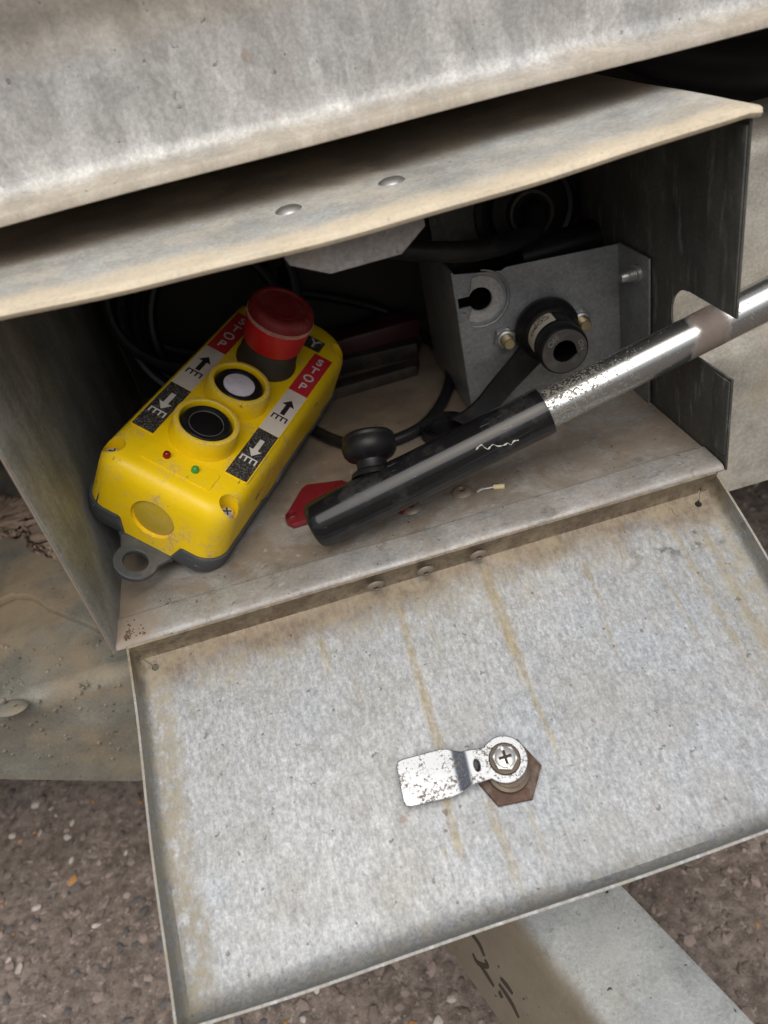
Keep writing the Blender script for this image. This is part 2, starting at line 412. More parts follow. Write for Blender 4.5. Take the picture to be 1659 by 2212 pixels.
def x_draw(n, col, dm):
    X, Y, Z = n.sep()
    a = n.ma('ADD', n.ma('MULTIPLY', n.ma('SUBTRACT', X, .187), .9425), n.ma('MULTIPLY', n.ma('ADD', Y, .1317), .334))
    a = n.ma('ADD', a, n.ma('MULTIPLY', n.ma('SUBTRACT', n.noise(24, 4, .6), .5), .012))
    side = n.mr(a, -.002, .010, .9, 0)
    pt_ = n.mr(n.noise(210, 3, .6), .60, .68)
    col = n.mix(n.ma('MULTIPLY', pt_, .5), col, (.16,.165,.15))
    pb = n.mr(n.noise(20, 4, .65), .45, .62)
    col = n.mix(n.ma('MULTIPLY', pb, .35), col, (.52,.55,.57))
    return n.mix(side, col, n.mix(n.noise(45, 4, .6), (.17,.135,.088), (.26,.215,.145))), n.ma('MULTIPLY', dm, n.ma('SUBTRACT', 1, side))
M_DRAW = galv('rough_drawbar_zinc', (.47,.50,.50), .25, .55, 40, .06, (1,1,1), .3, (.44,.40,.30), 14, 1.0, x_draw, .0014)
M_CATCH = galv('scuffed_catch_plate', (.31,.30,.29), .5, .5, 80, .14, (1,1,1), .3, (.34,.26,.18), 40, .8)
M_BACKDROP = plain('backdrop_black', (.012,.012,.014), .8, 0, .3)
M_YEL = None
def yellow(name='dusty_yellow_plastic', base=(.90,.625,.004), worn=1):
    n = NB(name)
    nz = n.noise(30, 5, .6); f = n.noise(300, 4, .65)
    c = n.mix(nz, tuple(x*.92 for x in base), tuple(min(1,x*1.06) for x in base))
    scu = n.ma('MULTIPLY', n.mr(n.noise(34, 7, .76), .50, .68), .9)
    scu = n.ma('MULTIPLY', scu, n.mr(f, .35, .6, .15, 1))
    c = n.mix(scu, c, (.52,.37,.17))
    gr = n.ma('MULTIPLY', n.mr(n.noise(75, 5, .72, n.vec((1,.6,1))), .655, .70), .85)
    c = n.mix(gr, c, (.16,.09,.05))
    # worn, dirt-rubbed edges
    geo = n.N('ShaderNodeNewGeometry')
    ed = n.ma('MULTIPLY', n.mr(geo.outputs['Pointiness'], .515, .57), n.mr(f, .35, .6, .1*worn, .75*worn))
    c = n.mix(ed, c, (.50,.38,.20))
    r = n.mr(nz, .3, .7, .30, .48)
    r = n.ma('ADD', r, n.ma('MULTIPLY', scu, .4), clamp=True)
    return n.out(c, r, 0, n.bump(n.ma('ADD', nz, n.ma('MULTIPLY', f, .3)), .12, .0004), .4)
M_YEL = yellow()
M_YEL2 = yellow('faded_yellow_disc', (.50,.37,.012))
M_YPLATE = yellow('yellow_sticker', (.90,.625,.004), 0)
M_GREY = plain('charcoal_plastic', (.058,.066,.075), .5, 0, .25, 30, .0004, .3, .30, (.22,.21,.19), 30, .45, (.42,.42,.42))
M_RED = plain('red_estop_plastic', (.62,.010,.014), .38, 0, .15, 20, .0003, .1, .30, (.42,.10,.08), 50, .18, (.6,.30,.26))
M_REDTOP = plain('dusty_red_top', (.22,.012,.014), .55, 0, .2, 25, .0004, .2, .55, (.30,.10,.08), 60, .3, (.55,.32,.28))
M_KNURL = plain('dusty_knurl', (.50,.26,.20), .7, 0, .35, 60)
M_RUB = plain('black_rubber', (.009,.009,.010), .38, 0, .3, 30, .0003, .2, .14, (.09,.085,.075), 60, .1, (.14,.14,.14), None, .28)
M_COLLAR = plain('dusty_black_collar', (.035,.030,.022), .55, 0, .3, 30, .0003, .2, .6, (.12,.095,.055), 40)
M_WHITE = plain('white_button_cap', (.70,.69,.78), .45, 0, .04, 20, .0002, .1, .5, (.48,.44,.42), 90)
M_BLACKCAP = plain('black_button_cap', (.007,.007,.008), .4, 0, .2, 40, .0003, .15, 0, TAN, 25, 0, TAN, None, .2)
M_STW = plain('sticker_white', (.66,.61,.55), .5, 0, .08, 40, .0002, .1, .5, (.50,.40,.29), 60)
M_STR = plain('sticker_red', (.52,.022,.035), .45, 0, .1, 40, .0002, .1, .25, (.42,.12,.10), 60)
def glitter():
    n = NB('sticker_black_grain')
    f = n.noise(900, 2, .6); c = n.mix(n.mr(f, .45, .68), (.014,.014,.014), (.17,.16,.145))
    c = n.mix(n.ma('MULTIPLY', n.mr(n.noise(45, 5, .7), .6, .7), .6), c, (.33,.30,.26))
    return n.out(c, .55)
M_STB = glitter()
M_INKW = plain('worn_white_print', (.66,.63,.60), .5, 0, .12, 200)
M_INKB = plain('worn_black_print', (.018,.017,.016), .5, 0, .3, 200)
M_LEDR = plain('red_led', (.22,.004,.006), .12, 0, .1)
M_LEDG = plain('green_led', (.05,.30,.05), .15, 0, .1)
M_SCREW = plain('bright_screw', (.62,.62,.60), .30, .6, .2, 80, .0003, .2, .25, (.32,.27,.2), 80)
M_NUTZ = plain('zinc_nut', (.50,.51,.50), .38, .85, .25, 60, .0003, .3, .3, (.22,.2,.17), 80)
M_BRASS = plain('yellow_passivated_thread', (.40,.34,.20), .38, .85, .35, 80, .0003, .2, .25, (.18,.14,.08), 80)
def chrome(name, col, r0, rustcol, amt):
    n = NB(name)
    v = n.ma('ADD', n.ma('MULTIPLY', n.bw(n.vor(1100)), .55), n.ma('MULTIPLY', n.noise(330, 2, .5), .45)); b = n.noise(26, 4, .6); X,Y,Z = n.sep()
    near = n.mr(n.ma('ADD', X, n.ma('MULTIPLY', n.ma('SUBTRACT', b, .5), .10)), .30, .36, .06, -.14)
    m = n.mr(n.ma('ADD', n.ma('ADD', v, near), n.ma('MULTIPLY', n.ma('SUBTRACT', b, .5), .25)), .55, .63)
    c = n.mix(n.ma('MULTIPLY', m, amt), col, rustcol)
    # brown weld stain where the tube crosses the box wall
    wx = n.ma('ADD', X, n.ma('MULTIPLY', n.ma('SUBTRACT', n.noise(40, 4, .6), .5), .035))
    ws = n.ma('MULTIPLY', n.mr(wx, .385, .391), n.mr(wx, .402, .41, 1, 0))
    c = n.mix(n.ma('MULTIPLY', ws, .8), c, n.mix(n.noise(70, 3, .6), (.10,.075,.065), (.26,.17,.11)))
    r = n.ma('ADD', n.ma('MULTIPLY', n.ma('MAXIMUM', m, ws), .4), r0, clamp=True)
    mt = n.ma('SUBTRACT', .95, n.ma('MULTIPLY', n.ma('MAXIMUM', m, ws), .75))
    return n.out(c, r, mt, n.bump(m, .10, -.0001))
M_CHROME = chrome('pitted_chrome_tube', (.46,.48,.48), .25, (.17,.15,.115), .85)
M_GRIP = plain('glossy_black_grip', (.007,.007,.008), .12, 0, .3, 14, .0003, .05, .35, (.085,.085,.082), 40, .30, (.24,.24,.25), None, .42)
M_TEAR = plain('torn_plastic_edge', (.55,.54,.47), .6, 0, .15)
M_CABLE = plain('black_cable', (.013,.013,.015), .35, 0, .3, 30, .0003, .2, .28, (.07,.06,.045), 50, 0, (0,0,0), None, .3)
M_REDK = plain('dark_red_key', (.17,.006,.018), .42, 0, .2, 30, .0003, .15, .3, (.22,.08,.07), 60, .2, (.4,.15,.15))
M_CAM = None
def camplate():
    n = NB('worn_zinc_cam')
    v = n.noise(620, 4, .7); b = n.noise(75, 4, .6)
    m = n.mr(n.ma('ADD', v, n.ma('MULTIPLY', n.ma('SUBTRACT', b, .5), .7)), .53, .66)
    c = n.mix(m, (.31,.325,.34), (.15,.115,.09))
    return n.out(c, n.mr(m, 0, 1, .26, .55), n.mr(m, 0, 1, .85, .4), n.bump(m, .3, -.0002))
M_CAM = camplate()
M_RUST = plain('rusty_nut', (.105,.058,.040), .6, .3, .6, 140, .0008, .6, .75, (.30,.26,.22), 150)
M_BARREL = plain('grimy_lock_barrel', (.09,.075,.06), .42, .8, .4, 90, .0004, .3, .4, (.14,.09,.06), 90)
M_STICK = plain('cream_label', (.62,.58,.48), .5, 0, .08, 60, .0002, .1, .3, (.30,.25,.17), 60)
M_CORE = plain('grey_label_print', (.06,.055,.05), .6)
M_EMB = plain('worn_embossing', (.16,.15,.135), .6, 0, .4, 200)
M_DIRT = plain('brown_dirt', (.14,.088,.058), .95, 0, .5, 120, .002, .5)
M_MUD = plain('dried_mud', (.30,.22,.165), .95, 0, .5, 34, .004, .6, .6, (.42,.35,.28), 40)
M_DKGAP = plain('dark_recess_shade', (.05,.04,.03), .9)  # dark inlay colour, painted shade inside grooves and recesses
M_BARS = plain('dusty_black_bar', (.028,.022,.020), .5, 0, .4, 50, .0004, .3, .6, (.10,.075,.055), 40)

# ================================================================== SETTING: ground
def asphalt():
    n = NB('worn_asphalt')
    c = n.mix(n.mr(n.noise(85, 6, .75), .3, .7), (.115,.094,.080), (.33,.275,.24))
    c = n.mix(n.mr(n.noise(10, 4, .6), .35, .65), c, n.mix(1, c, (.75,.73,.71), 'MULTIPLY'))
    c = n.mix(n.ma('MULTIPLY', n.mr(n.noise(150, 3, .6), .60, .68), .55), c, (.46,.40,.36))
    c = n.mix(n.ma('MULTIPLY', n.mr(n.noise(130, 3, .6, n.vec((1,1,1),(0,0,0),None,(3,5,1))), .60, .67), .6), c, (.07,.06,.052))
    h = n.ma('ADD', n.noise(60, 5, .7, n.vec((1,.45,1),(0,0,.5))), n.ma('MULTIPLY', n.noise(240, 3, .6), .5))
    return n.out(c, .9, 0, n.bump(h, .6, .005))
GZ = -.45
bm = bmesh.new()
bmesh.ops.create_grid(bm, x_segments=8, y_segments=8, size=40)
g = obj('ground', shift(from_bm(bm), (0,0,GZ)), asphalt(), smooth=False); g['kind'] = 'structure'
# loose stones lying in the surface
def stones():
    V=[];F=[];C=[]
    ico = bmesh.new(); bmesh.ops.create_icosphere(ico, subdivisions=1, radius=1)
    base = [v.co.copy() for v in ico.verts]; fs = [[v.index for v in f.verts] for f in ico.faces]; ico.free()
    me = bpy.data.meshes.new('stones'); mi = []
    for k in range(12000):
        x = random.uniform(-.75, .95); y = random.uniform(-.55, .75)
        s = random.choice((.0018,.0024,.0032,.0040,.0052)) * random.uniform(.8,1.25)
        if random.random() < .02: s *= 1.6
        sc = Vector((random.uniform(.8,1.5), random.uniform(.6,1.1), random.uniform(.25,.5)))*s
        rt = Euler((random.uniform(-.3,.3), random.uniform(-.3,.3), random.uniform(0,6.3))).to_matrix()
        o = len(V)
        for b in base:
            p = rt @ Vector((b.x*sc.x, b.y*sc.y, b.z*sc.z)) * random.uniform(.85,1.12)
            V.append((p.x+x, p.y+y, p.z+GZ+s*.12))
        m = random.choices(range(6), (30,24,18,14,4,6))[0]
        for f in fs: F.append([i+o for i in f]); mi.append(m)
    me.from_pydata(V, [], F); 
    for i, c in enumerate(((.17,.137,.118),(.24,.195,.17),(.30,.24,.215),(.12,.11,.11),(.42,.22,.08),(.50,.46,.42))):
        me.materials.append(plain('stone_%s' % ('brown','tan','pink','slate','orange','pale')[i], c, .8, 0, .25, 90))
    me.polygons.foreach_set('material_index', mi)
    o = bpy.data.objects.new('loose_stones', me); COL.objects.link(o); return o
st = stones(); st['kind'] = 'stuff'; tag(st, 'small brown and pale stones bedded in the worn asphalt', 'stones')

# ================================================================== TRAILER
tr = empty('tipper_trailer', 'galvanised steel trailer body, chassis and drawbar around the open toolbox', 'trailer', (.2,.3,GZ))
def tp(name, bm_or_me, mat, parent=None, **k):
    me = from_bm(bm_or_me, name) if isinstance(bm_or_me, bmesh.types.BMesh) else bm_or_me
    shift(me, -tr.location); o = link(name, me, mat, parent or tr, **k)
    return o
# materials use object space; keep it equal to world space by storing meshes in world and un-shifting the object
def worldobj(name, src, mat, parent, root, **k):
    me = from_bm(src, name) if isinstance(src, bmesh.types.BMesh) else src
    o = link(name, me, mat, None, **k); o.parent = root if parent is None else parent
    o.matrix_parent_inverse = Matrix.Translation(-Vector(root.location)) if parent is None else Matrix()
    return o
def tw(name, src, mat, parent=None, **k): return worldobj(name, src, mat, parent, tr, **k)
def wav(x): return .0009*math.sin(x*9+1)+.0006*math.sin(x*23)
def rail_profile():
    p = [(.62,.2420),(.075,.2420),(.0415,.2370),(.0398,.2378),(.0398,.2418),(.0412,.2430),(.0475,.2442),(.0525,.2462),(.0555,.2495),(.0570,.254),(.0580,.262)]
    p += [(.0586,.28),(.0586,.303),(.0572,.3085),(.0535,.3125),(.0480,.3160),(.0430,.3210),(.0400,.3280),(.0392,.3400),(.0392,.42),(.0432,.42)]
    p += [(.0432,.335),(.049,.321),(.061,.309),(.063,.29),(.062,.262),(.061,.256),(.62,.256)]
    def sq(y, z): return .0586+(y-.0586)*.6 if z > .300 else y
    return [(sq(y,z)+(.025 if y < .3 else 0), z-.0042*max(0, min(1, (.31-z)/.06))) for y, z in p]
bm = prism_x(rail_profile(), -.9, 1.5, 60)
for v in bm.verts:
    if v.co.y < .095: v.co.y += wav(v.co.x); v.co.z += .4*wav(v.co.x*1.3+.5)
tw('body_rail', bm, M_RAIL, auto=50)
bm = prism_x([(.56,-.45),(.57,-.45),(.57,.2525),(.56,.2525)], -1.6, 2.0)  # added black sheet: blocks light from behind, stands in for under-trailer dark
tw('added_dark_backdrop', bm, M_BACKDROP, smooth=False)
# a black hydraulic hose bundle hangs under the body at the right
hb = bmesh.new(); tube(catmull([(.50,.40,.25),(.52,.36,.20),(.60,.34,.165),(.70,.36,.15),(.9,.4,.15)]), .022, 14, True, hb)
tw('hydraulic_hose', hb, plain('hose_black', (.016,.017,.024), .55))
# right-hand galvanised side panel with its crease
prof = [(.1000,-.1085),(.1000,-.006),(.1005,.012),(.1040,.0205),(.1110,.0250),(.1130,.032),(.1125,.150),(.1140,.158),(.1200,.1640),(.20,.1640),(.20,.1600),(.121,.1600),(.1175,.156),(.1165,.032),(.1140,.028),(.1065,.0235),(.104,.012),(.1035,-.1085)]
bm = prism_x(prof, .412, 1.1, 24)
for v in bm.verts: v.co.y += .001*math.sin(v.co.x*22)
tw('side_panel', bm, M_SIDE, auto=50)
# left: chassis ledge, face below it, gusset plate, weld bead
LZ = -.105
bm = bmesh.new()
a0 = [(-.75,.112,LZ),(.10,.112,LZ),(.10,.62,LZ),(-.75,.62,LZ)]
top = [bm.verts.new(p) for p in a0]; bm.faces.new(top)
fl = [(-.75,.098,-.135),(-.27,.098,-.155),(-.18,.098,-.181),(-.084,.098,-.233),(.10,.098,-.262)]
fv = [bm.verts.new(p) for p in fl]; arc = [[bm.verts.new((p[0], .112-.014*math.sin(math.radians(15*k)), LZ-.014+.014*math.cos(math.radians(15*k)))) for p in fl] for k in range(7)]; tv = arc[-1]
for i in range(4):
    bm.faces.new((tv[i],tv[i+1],fv[i+1],fv[i])); [bm.faces.new((arc[k][i],arc[k][i+1],arc[k+1][i+1],arc[k+1][i])) for k in range(6)]
bk = [bm.verts.new((p[0],.104,p[2])) for p in fl]
for i in range(4): bm.faces.new((fv[i],fv[i+1],bk[i+1],bk[i]))
tw('chassis_ledge', bm, M_CHAS)
pts = [onz(a,b,LZ) for a,b in ((-90,1330),(-20,1325),(0,1312),(35,1296),(70,1298),(92,1310),(105,1322),(180,1352),(262,1392),(330,1430))]
pl = [(p.x,p.y) for p in pts] + [(-.02,.48),(-.5,.48)]
tw('gusset_plate', shift(plate([pl], .008, .0008), (0,0,LZ+.0005)), M_CHAS, auto=30)
kb = onz(22,1530,LZ)
bm = bmesh.new(); bmesh.ops.create_uvsphere(bm, u_segments=20, v_segments=12, radius=1)
bmesh.ops.scale(bm, vec=(.015,.0085,.003), verts=bm.verts); place(bm, kb, None, Matrix.Rotation(-.2,4,'Z'))
tw('weld_end', bm, M_CHAS)
bm = bmesh.new()
for k in range(70):
    x, y = random.uniform(-10,260), random.uniform(1390,1640)
    p = onz(x,y,LZ) if y < 1500-(x/3.2) else ony(x,y,.098)
    t = bmesh.new(); bmesh.ops.create_icosphere(t, subdivisions=1, radius=random.uniform(.0008,.0024)); place(t, p)
    me = bpy.data.meshes.new('t'); t.to_mesh(me); t.free(); bm.from_mesh(me); bpy.data.meshes.remove(me)
o = tw('zinc_lump', bm, M_CHAS); o['kind'] = 'stuff'
# dried mud lying on the ledge
mp = [onz(a,b,LZ+.004) for a,b in ((-80,1075),(0,1090),(60,1098),(110,1106),(118,1116),(150,1112),(240,1100),(330,1180),(330,1262),(250,1250),(180,1235),(120,1215),(72,1200),(66,1168),(0,1172),(-80,1165))]
bm = bmesh.new(); me = plate([[(p.x,p.y) for p in mp]], .014, .003); bm.from_mesh(me)
bmesh.ops.subdivide_edges(bm, edges=bm.edges, cuts=3, use_grid_fill=True)
bmesh.ops.triangulate(bm, faces=bm.faces); bmesh.ops.subdivide_edges(bm, edges=bm.edges, cuts=2)
for v in bm.verts: v.co += Vector((random.gauss(0,.0012),random.gauss(0,.0012),random.gauss(0,.0018)))
o = tw('dried_mud', shift(from_bm(bm), (0,0,LZ+.003)), M_MUD, auto=80); o['kind'] = 'stuff'
# drawbar: folded channel running forward and right under the door
DB = Vector((.334,-.9425,0)); DR = Vector((.9425,.334,0))
c0 = Vector((.187,-.1317,0)); Wd = (Vector((.2604,-.1324,0))-c0).dot(DR)
bl = onz(965,2040,-.275); off = (bl-c0).dot(DR)
sec = [(off-.003,-.275),(off+.0005,-.275),(off+.001,-.2715)]
sec = [(off,-.2755),(-.006,-.209),(.0,-.2035),(.008,-.2005),(.020,-.2),(Wd-.004,-.2),(Wd-.001,-.2012),(Wd,-.204),(Wd+.004,-.2755),(Wd+.0005,-.2755),(Wd-.004,-.2045),(.01,-.2045),(-.002,-.2125),(off+.004,-.2755)]
bm = bmesh.new(); rows = []
for t in [-.55+.02*i for i in range(70)]:
    rows.append([bm.verts.new(c0+DR*a+DB*t+Vector((0,0,z))) for a, z in sec])
for a, b in zip(rows, rows[1:]):
    for j in range(len(sec)): bm.faces.new((a[j],a[(j+1)%len(sec)],b[(j+1)%len(sec)],b[j]))
bm.faces.new(rows[0]); bm.faces.new(rows[-1])
db = tw('drawbar', bm, M_DRAW, auto=40)
# stamped strokes on the drawbar's side, dark inlays for the grooves' shade
sn = Vector((0,0,0)); A = c0+DR*off+Vector((0,0,-.2755)); B = c0+DR*(-.006)+Vector((0,0,-.209))
upv = (B-A).normalized(); nrm = DB.cross(upv).normalized()
if nrm.dot(CAM_LOC-A) < 0: nrm = -nrm
def onside(x, y):
    d = ray(x,y); t = (A-CAM_LOC).dot(nrm)/d.dot(nrm); return CAM_LOC+d*t
def sp_(cx, cy): return (1700+cx/2.37)*.5486, (3600+cy/2.37)*.5486
strokes = ([(350,150),(440,270),(495,390)], [(385,365),(430,450),(520,482),(500,420)], [(455,475),(520,570),(582,672)],
           [(645,595),(700,660),(757,742)], [(630,650),(700,750),(760,850),(815,965)], [(630,715),(660,780)])
for s_ in strokes:
    pth = [onside(*sp_(*q)) + nrm*.0004 for q in s_]
    wd = .0018
    bm = bmesh.new(); pp = catmull(pth, 5)
    rows = []
    for i, q in enumerate(pp):
        t = (pp[min(i+1,len(pp)-1)]-pp[max(i-1,0)]).normalized(); sd_ = t.cross(nrm).normalized()*wd*(.55+.45*math.sin(math.pi*(i+.6)/(len(pp)+.2)))
        rows.append([bm.verts.new(q+sd_), bm.verts.new(q-sd_), bm.verts.new(q-sd_-nrm*.0012), bm.verts.new(q+sd_-nrm*.0012)])
    for a, b in zip(rows, rows[1:]):
        for j in range(4): bm.faces.new((a[j],a[(j+1)%4],b[(j+1)%4],b[j]))
    bm.faces.new(rows[0]); bm.faces.new(rows[-1])
    tw('stamped_stroke', bm, M_DKGAP, db)

# ================================================================== TOOLBOX
W, H, D = .400, .2115, .36
tb = empty('steel_toolbox', 'galvanised steel box with its stained drop-down door hanging open', 'toolbox', (0,0,0))
def bo(name, src, mat, parent=None, **k): return worldobj(name, src, mat, parent, tb, **k)
# floor with folded front lip
prof = [(D,0),(.06,0),(.0275,.0),(.0262,.0003),(.0245,.0012),(.0235,.0015),(.006,.0010),(.002,.0004),(.0002,-.0009),(-.0004,-.0026),(.0006,-.0040),(.004,-.0046),(.03,-.0046),(.03,-.0018),(D,-.0018)]
bm = prism_x(prof, -.0026, W-.001, 50)
for v in bm.verts:
    if v.co.y < .05: v.co.z += .0005*math.sin(v.co.x*21)+.0003*math.sin(v.co.x*57)
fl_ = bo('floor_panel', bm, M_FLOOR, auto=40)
bo('back_panel', box_bm(0, W, D, D+.0015, 0, H-.004), plain('shaded_back_wall', (.05,.047,.043), .7))  # interior shade put into the back panel's colour
# left wall, slightly flared at the front hem
prf = [(0,0),(0,H-.005)]
P = []
for i in range(22):
    y = -.001 + (D+.001)*(i/21)**1.4; row = []
    for j in range(22):
        z = -.003+(H-.003)*j/21
        bulge = -.0035*math.exp(-((y-.09)/.05)**2)*math.exp(-((z-.04)/.05)**2)
        row.append((-.0012+bulge - (.0012 if y < .004 else 0), y, z))
    P.append(row)
lw = bo('left_side', solidify_grid(P, .0016), M_WALLF)
P = [[(-.0030-(.0006 if i in (0,3) else 0), -.0022+.0032*i/3*.6, -.003+(H-.003)*j/16) for j in range(17)] for i in range(4)]
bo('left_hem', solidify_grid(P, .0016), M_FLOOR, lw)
# right wall with the slot for the lever
NZ0, NZ1, ND = .0620, .1010, .0715; nr = (NZ1-NZ0)/2
out = [(0,-.0035),(0,NZ0),(ND-nr,NZ0-.001)] + circ(ND-nr,(NZ0+NZ1)/2-.0005,nr,18,-math.pi/2,math.pi/2) + [(ND-nr,NZ1),(0,NZ1),(0,H-.003),(D,H-.003),(D,-.0035)]
def yz(me, x):    # plate XY -> world (x, Y, Z)
    me.transform(Matrix(((0,0,1,x),(1,0,0,0),(0,1,0,0),(0,0,0,1)))); return me
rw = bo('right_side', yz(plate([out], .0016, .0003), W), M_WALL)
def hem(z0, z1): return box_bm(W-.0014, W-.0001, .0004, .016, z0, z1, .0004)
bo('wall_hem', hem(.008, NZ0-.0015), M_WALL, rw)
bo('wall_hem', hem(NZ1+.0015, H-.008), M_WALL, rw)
# lid with rolled front edge, sagging in the middle
def sag(x): 
    u = min(1, max(0, x/W)); return -.0068*math.sin(math.pi*u)**1.0
secl = [(.012,-.0016),(.002,-.0016),(-.0012,-.0014),(-.0026,-.0008),(-.0030,.0000),(-.0026,.0009),(-.0012,.0013),(.003,.00135),(.010,.0013),(.022,.0012),(.035,.0013),(.05,.0012),(.07,.0012),(.09,.0012),(.12,.0012),(.2,.0012),(D+.01,.0012)]
P = []
xs = [-.006+ (W+.0095)*i/60 for i in range(61)]
for x in xs:
    row = []
    for y, z in secl:
        fall = max(0, 1-max(y,0)/.22)
        dz = 0
        if x > W-.001: dz = -.3*(x-W+.001)
        row.append((x, y, H-.0010+z+sag(x)*fall+dz+.0003*math.sin(x*60+y*40)))
    P.append(row)
lid = bo('lid', solidify_grid(P, .0014, True), M_LID, auto=50)
def rivet(r=.0065, h=.0022):
    return lathe([(0,h),(r*.35,h*.97),(r*.65,h*.8),(r*.88,h*.45),(r,h*.05),(r,-.0006),(0,-.0006)], 36, False)
for px, py in ((627,467),(848,406)):
    p = onz(px,py,H-.0068); bm = rivet(.0080,.0030); place(bm, (p.x,p.y,H-.0010+.0012+sag(p.x)*(1-p.y/.22)+.0004))
    bo('rivet', bm, M_NUTZ, lid)
# catch plate hanging under the lid
cp = [ony(a,b,.008) for a,b in ((616,560),(626,574),(714,592),(868,549),(919,488),(914,466))]
lp = [(p.x,p.z) for p in cp] + [(cp[-1].x,.2010),(cp[0].x,.2010)]
me = plate([lp], .002, .0004); me.transform(Matrix(((1,0,0,0),(0,0,1,.008),(0,1,0,0),(0,0,0,1))))
bo('catch_plate', me, M_CATCH)
bo('catch_flange', box_bm(.165,.235,.0102,.062,.2005,.2022,.0004), M_CATCH)
# pop rivets in the floor
def poprivet(r=.0075, h=.0028):
    return lathe([(r*.30,-.001),(r*.28,h*.55),(r*.34,h*.92),(r*.5,h),(r*.75,h*.75),(r*.95,h*.3),(r,0),(r*.9,-.0005)], 32, False)
M_POP = plain('dirty_rivet', (.27,.225,.185), .55, .35, .3, 90, .0004, .3, .6, (.24,.18,.13), 60)
for px, py in ((998,1063),(888,1098)):
    bo('pop_rivet', place(poprivet(), onz(px,py,0)), M_POP, fl_)
    p = onz(px,py,0); bo('rivet_core', place(lathe([(0,.0008),(.0019,.0006),(.002,-.0004)],20,False), p), M_DKGAP, fl_)
# ---- the door: a shallow tray, hinged at the floor's front edge, hanging 25 degrees below level
dang = math.radians(25.55); dv = Vector((0,-math.cos(dang),-math.sin(dang))); dnv = Vector((0,-math.sin(dang),math.cos(dang)))
DM = Matrix(((1,0,0),(0,dv.y,dnv.y),(0,dv.z,dnv.z))).to_4x4(); DM.translation = Vector((0,-.0040,-.0045))
DU0, DU1, DV1, DP = .0052, .3925, .1990, .0155
edge_l = [(0,0),(0,-.004),(.0003,-.0105),(.0010,-.0130),(.0024,-.0148),(.0048,-.0155)]
edge_b = [(0,0),(.0003,-.004),(.0010,-.0075),(.0024,-.0108),(.0048,-.0136),(.0085,-.0151),(.013,-.0155)]
edge_h = [(0,.0022),(.0,-.006),(.0006,-.0115),(.002,-.0148),(.0045,-.0155)]
def axis(lo, hi, e0, e1, n):
    a = [(lo+p, z) for p, z in e0]; b = [(hi-p, z) for p, z in e1][::-1]
    m = [(a[-1][0]+(b[0][0]-a[-1][0])*i/n, -DP) for i in range(1, n)]
    return a+m+b
AU = axis(DU0, DU1, edge_l, edge_l, 60); AV = axis(-.0024, DV1, edge_h, edge_b, 34)
P = []
for u, zu in AU:
    row = []
    for v, zv in AV:
        z = max(zu, zv); cx = (u-.2)/.2; cv = (v-.1)/.1
        warp = .0010*math.sin(u*17+.4)*math.sin(v*26) if z < -.014 else 0
        dent = .0012*math.sin(u*11)*(v/DV1)**2
        row.append((u + .0006*math.sin(v*40), v + (.0014*math.sin(u*12+.5)+.0006*math.sin(u*31))*(v/DV1), z+warp+dent))
    P.append(row)
me = solidify_grid(P, .0014, False)
# make sure the thickness goes outwards (away from the tray)
door = link('door', me, M_DOOR, None, auto=50); door.parent = tb; door.matrix_parent_inverse = Matrix(); door.matrix_local = DM
bpy.context.view_layer.update()
cuts = []
for uc, ux in ((DU1-.0125, DU1-.0075),(DU0+.0100, DU0+.0020)):
    cuts.append(place(lathe([(.0023,-.03),(.0023,.004)],20), (uc,.0070,0)))
    a = Vector((uc,.0070)); b = Vector((ux,-.002)); t = (b-a).normalized(); pr_ = Vector((-t.y,t.x))*.00055
    cbm = bmesh.new(); q = [a+pr_, b+pr_, b-pr_, a-pr_]
    lo = [cbm.verts.new((p.x,p.y,-.03)) for p in q]; hi = [cbm.verts.new((p.x,p.y,.004)) for p in q]
    cbm.faces.new(lo[::-1]); cbm.faces.new(hi)
    for i in range(4): cbm.faces.new((lo[i],lo[(i+1)%4],hi[(i+1)%4],hi[i]))
    cuts.append(cbm)
boolean(door, cuts)
def dp(name, src, mat): 
    me = from_bm(src, name) if isinstance(src, bmesh.types.BMesh) else src
    o = link(name, me, mat, None); o.parent = door; return o
DMI = DM.inverted()
for px, py in ((808,1250),(918,1215),(1035,1178)):     # hinge rivets on the tray's back flange
    d = DMI.to_3x3() @ ray(px,py); c = DMI @ CAM_LOC; t = (.0022-c.y)/d.y; q = c+d*t
    bm = poprivet(.0058,.0020); place(bm, (q.x,.0014,max(-.010,min(-.005,q.z))), Vector((0,1,0))); dp('hinge_rivet', bm, M_POP)
    dp('rivet_core', place(lathe([(0,.0016),(.0016,.0014),(.0018,-.0004)],20,False), (q.x,.0014,max(-.010,min(-.005,q.z))), Vector((0,1,0))), M_DKGAP)
def ondoor(px, py, nz=-DP):
    d = DMI.to_3x3() @ ray(px,py); c = DMI @ CAM_LOC; t = (nz-c.z)/d.z; return c+d*t
# cam lock
nutc = ondoor(1097,1669,-DP+.002)
rot = math.radians(6)
hexp = [(nutc.x+.0192*math.cos(math.radians(60*i)+rot), nutc.y+.0192*math.sin(math.radians(60*i)+rot)) for i in range(6)]
dp('lock_nut', shift(plate([hexp], .0052, .0009), (0,0,-DP-.0003)), M_RUST)
bar = [(.0112,.0),(.0120,.0052),(.0120,.0062),(.0112,.0066),(.0120,.0070),(.0120,.0080),(.0112,.0084),(.0120,.0088),(.0118,.0098),(.0098,.0102),(.0098,.0120),(0,.0120)]
dp('lock_barrel', place(lathe(bar, 48, False), (nutc.x,nutc.y,-DP)), M_BARREL)
CZ = -DP+.0120
def dl(px, py, z=CZ): q = ondoor(px,py,z+.002); return (q.x,q.y)
arm_px = ((852,1653),(856,1643),(870,1636),(950,1617),(975,1615),(1000,1617),(1022,1622),(1034,1622),(1048,1612))
cc_ = dl(1090,1640); 
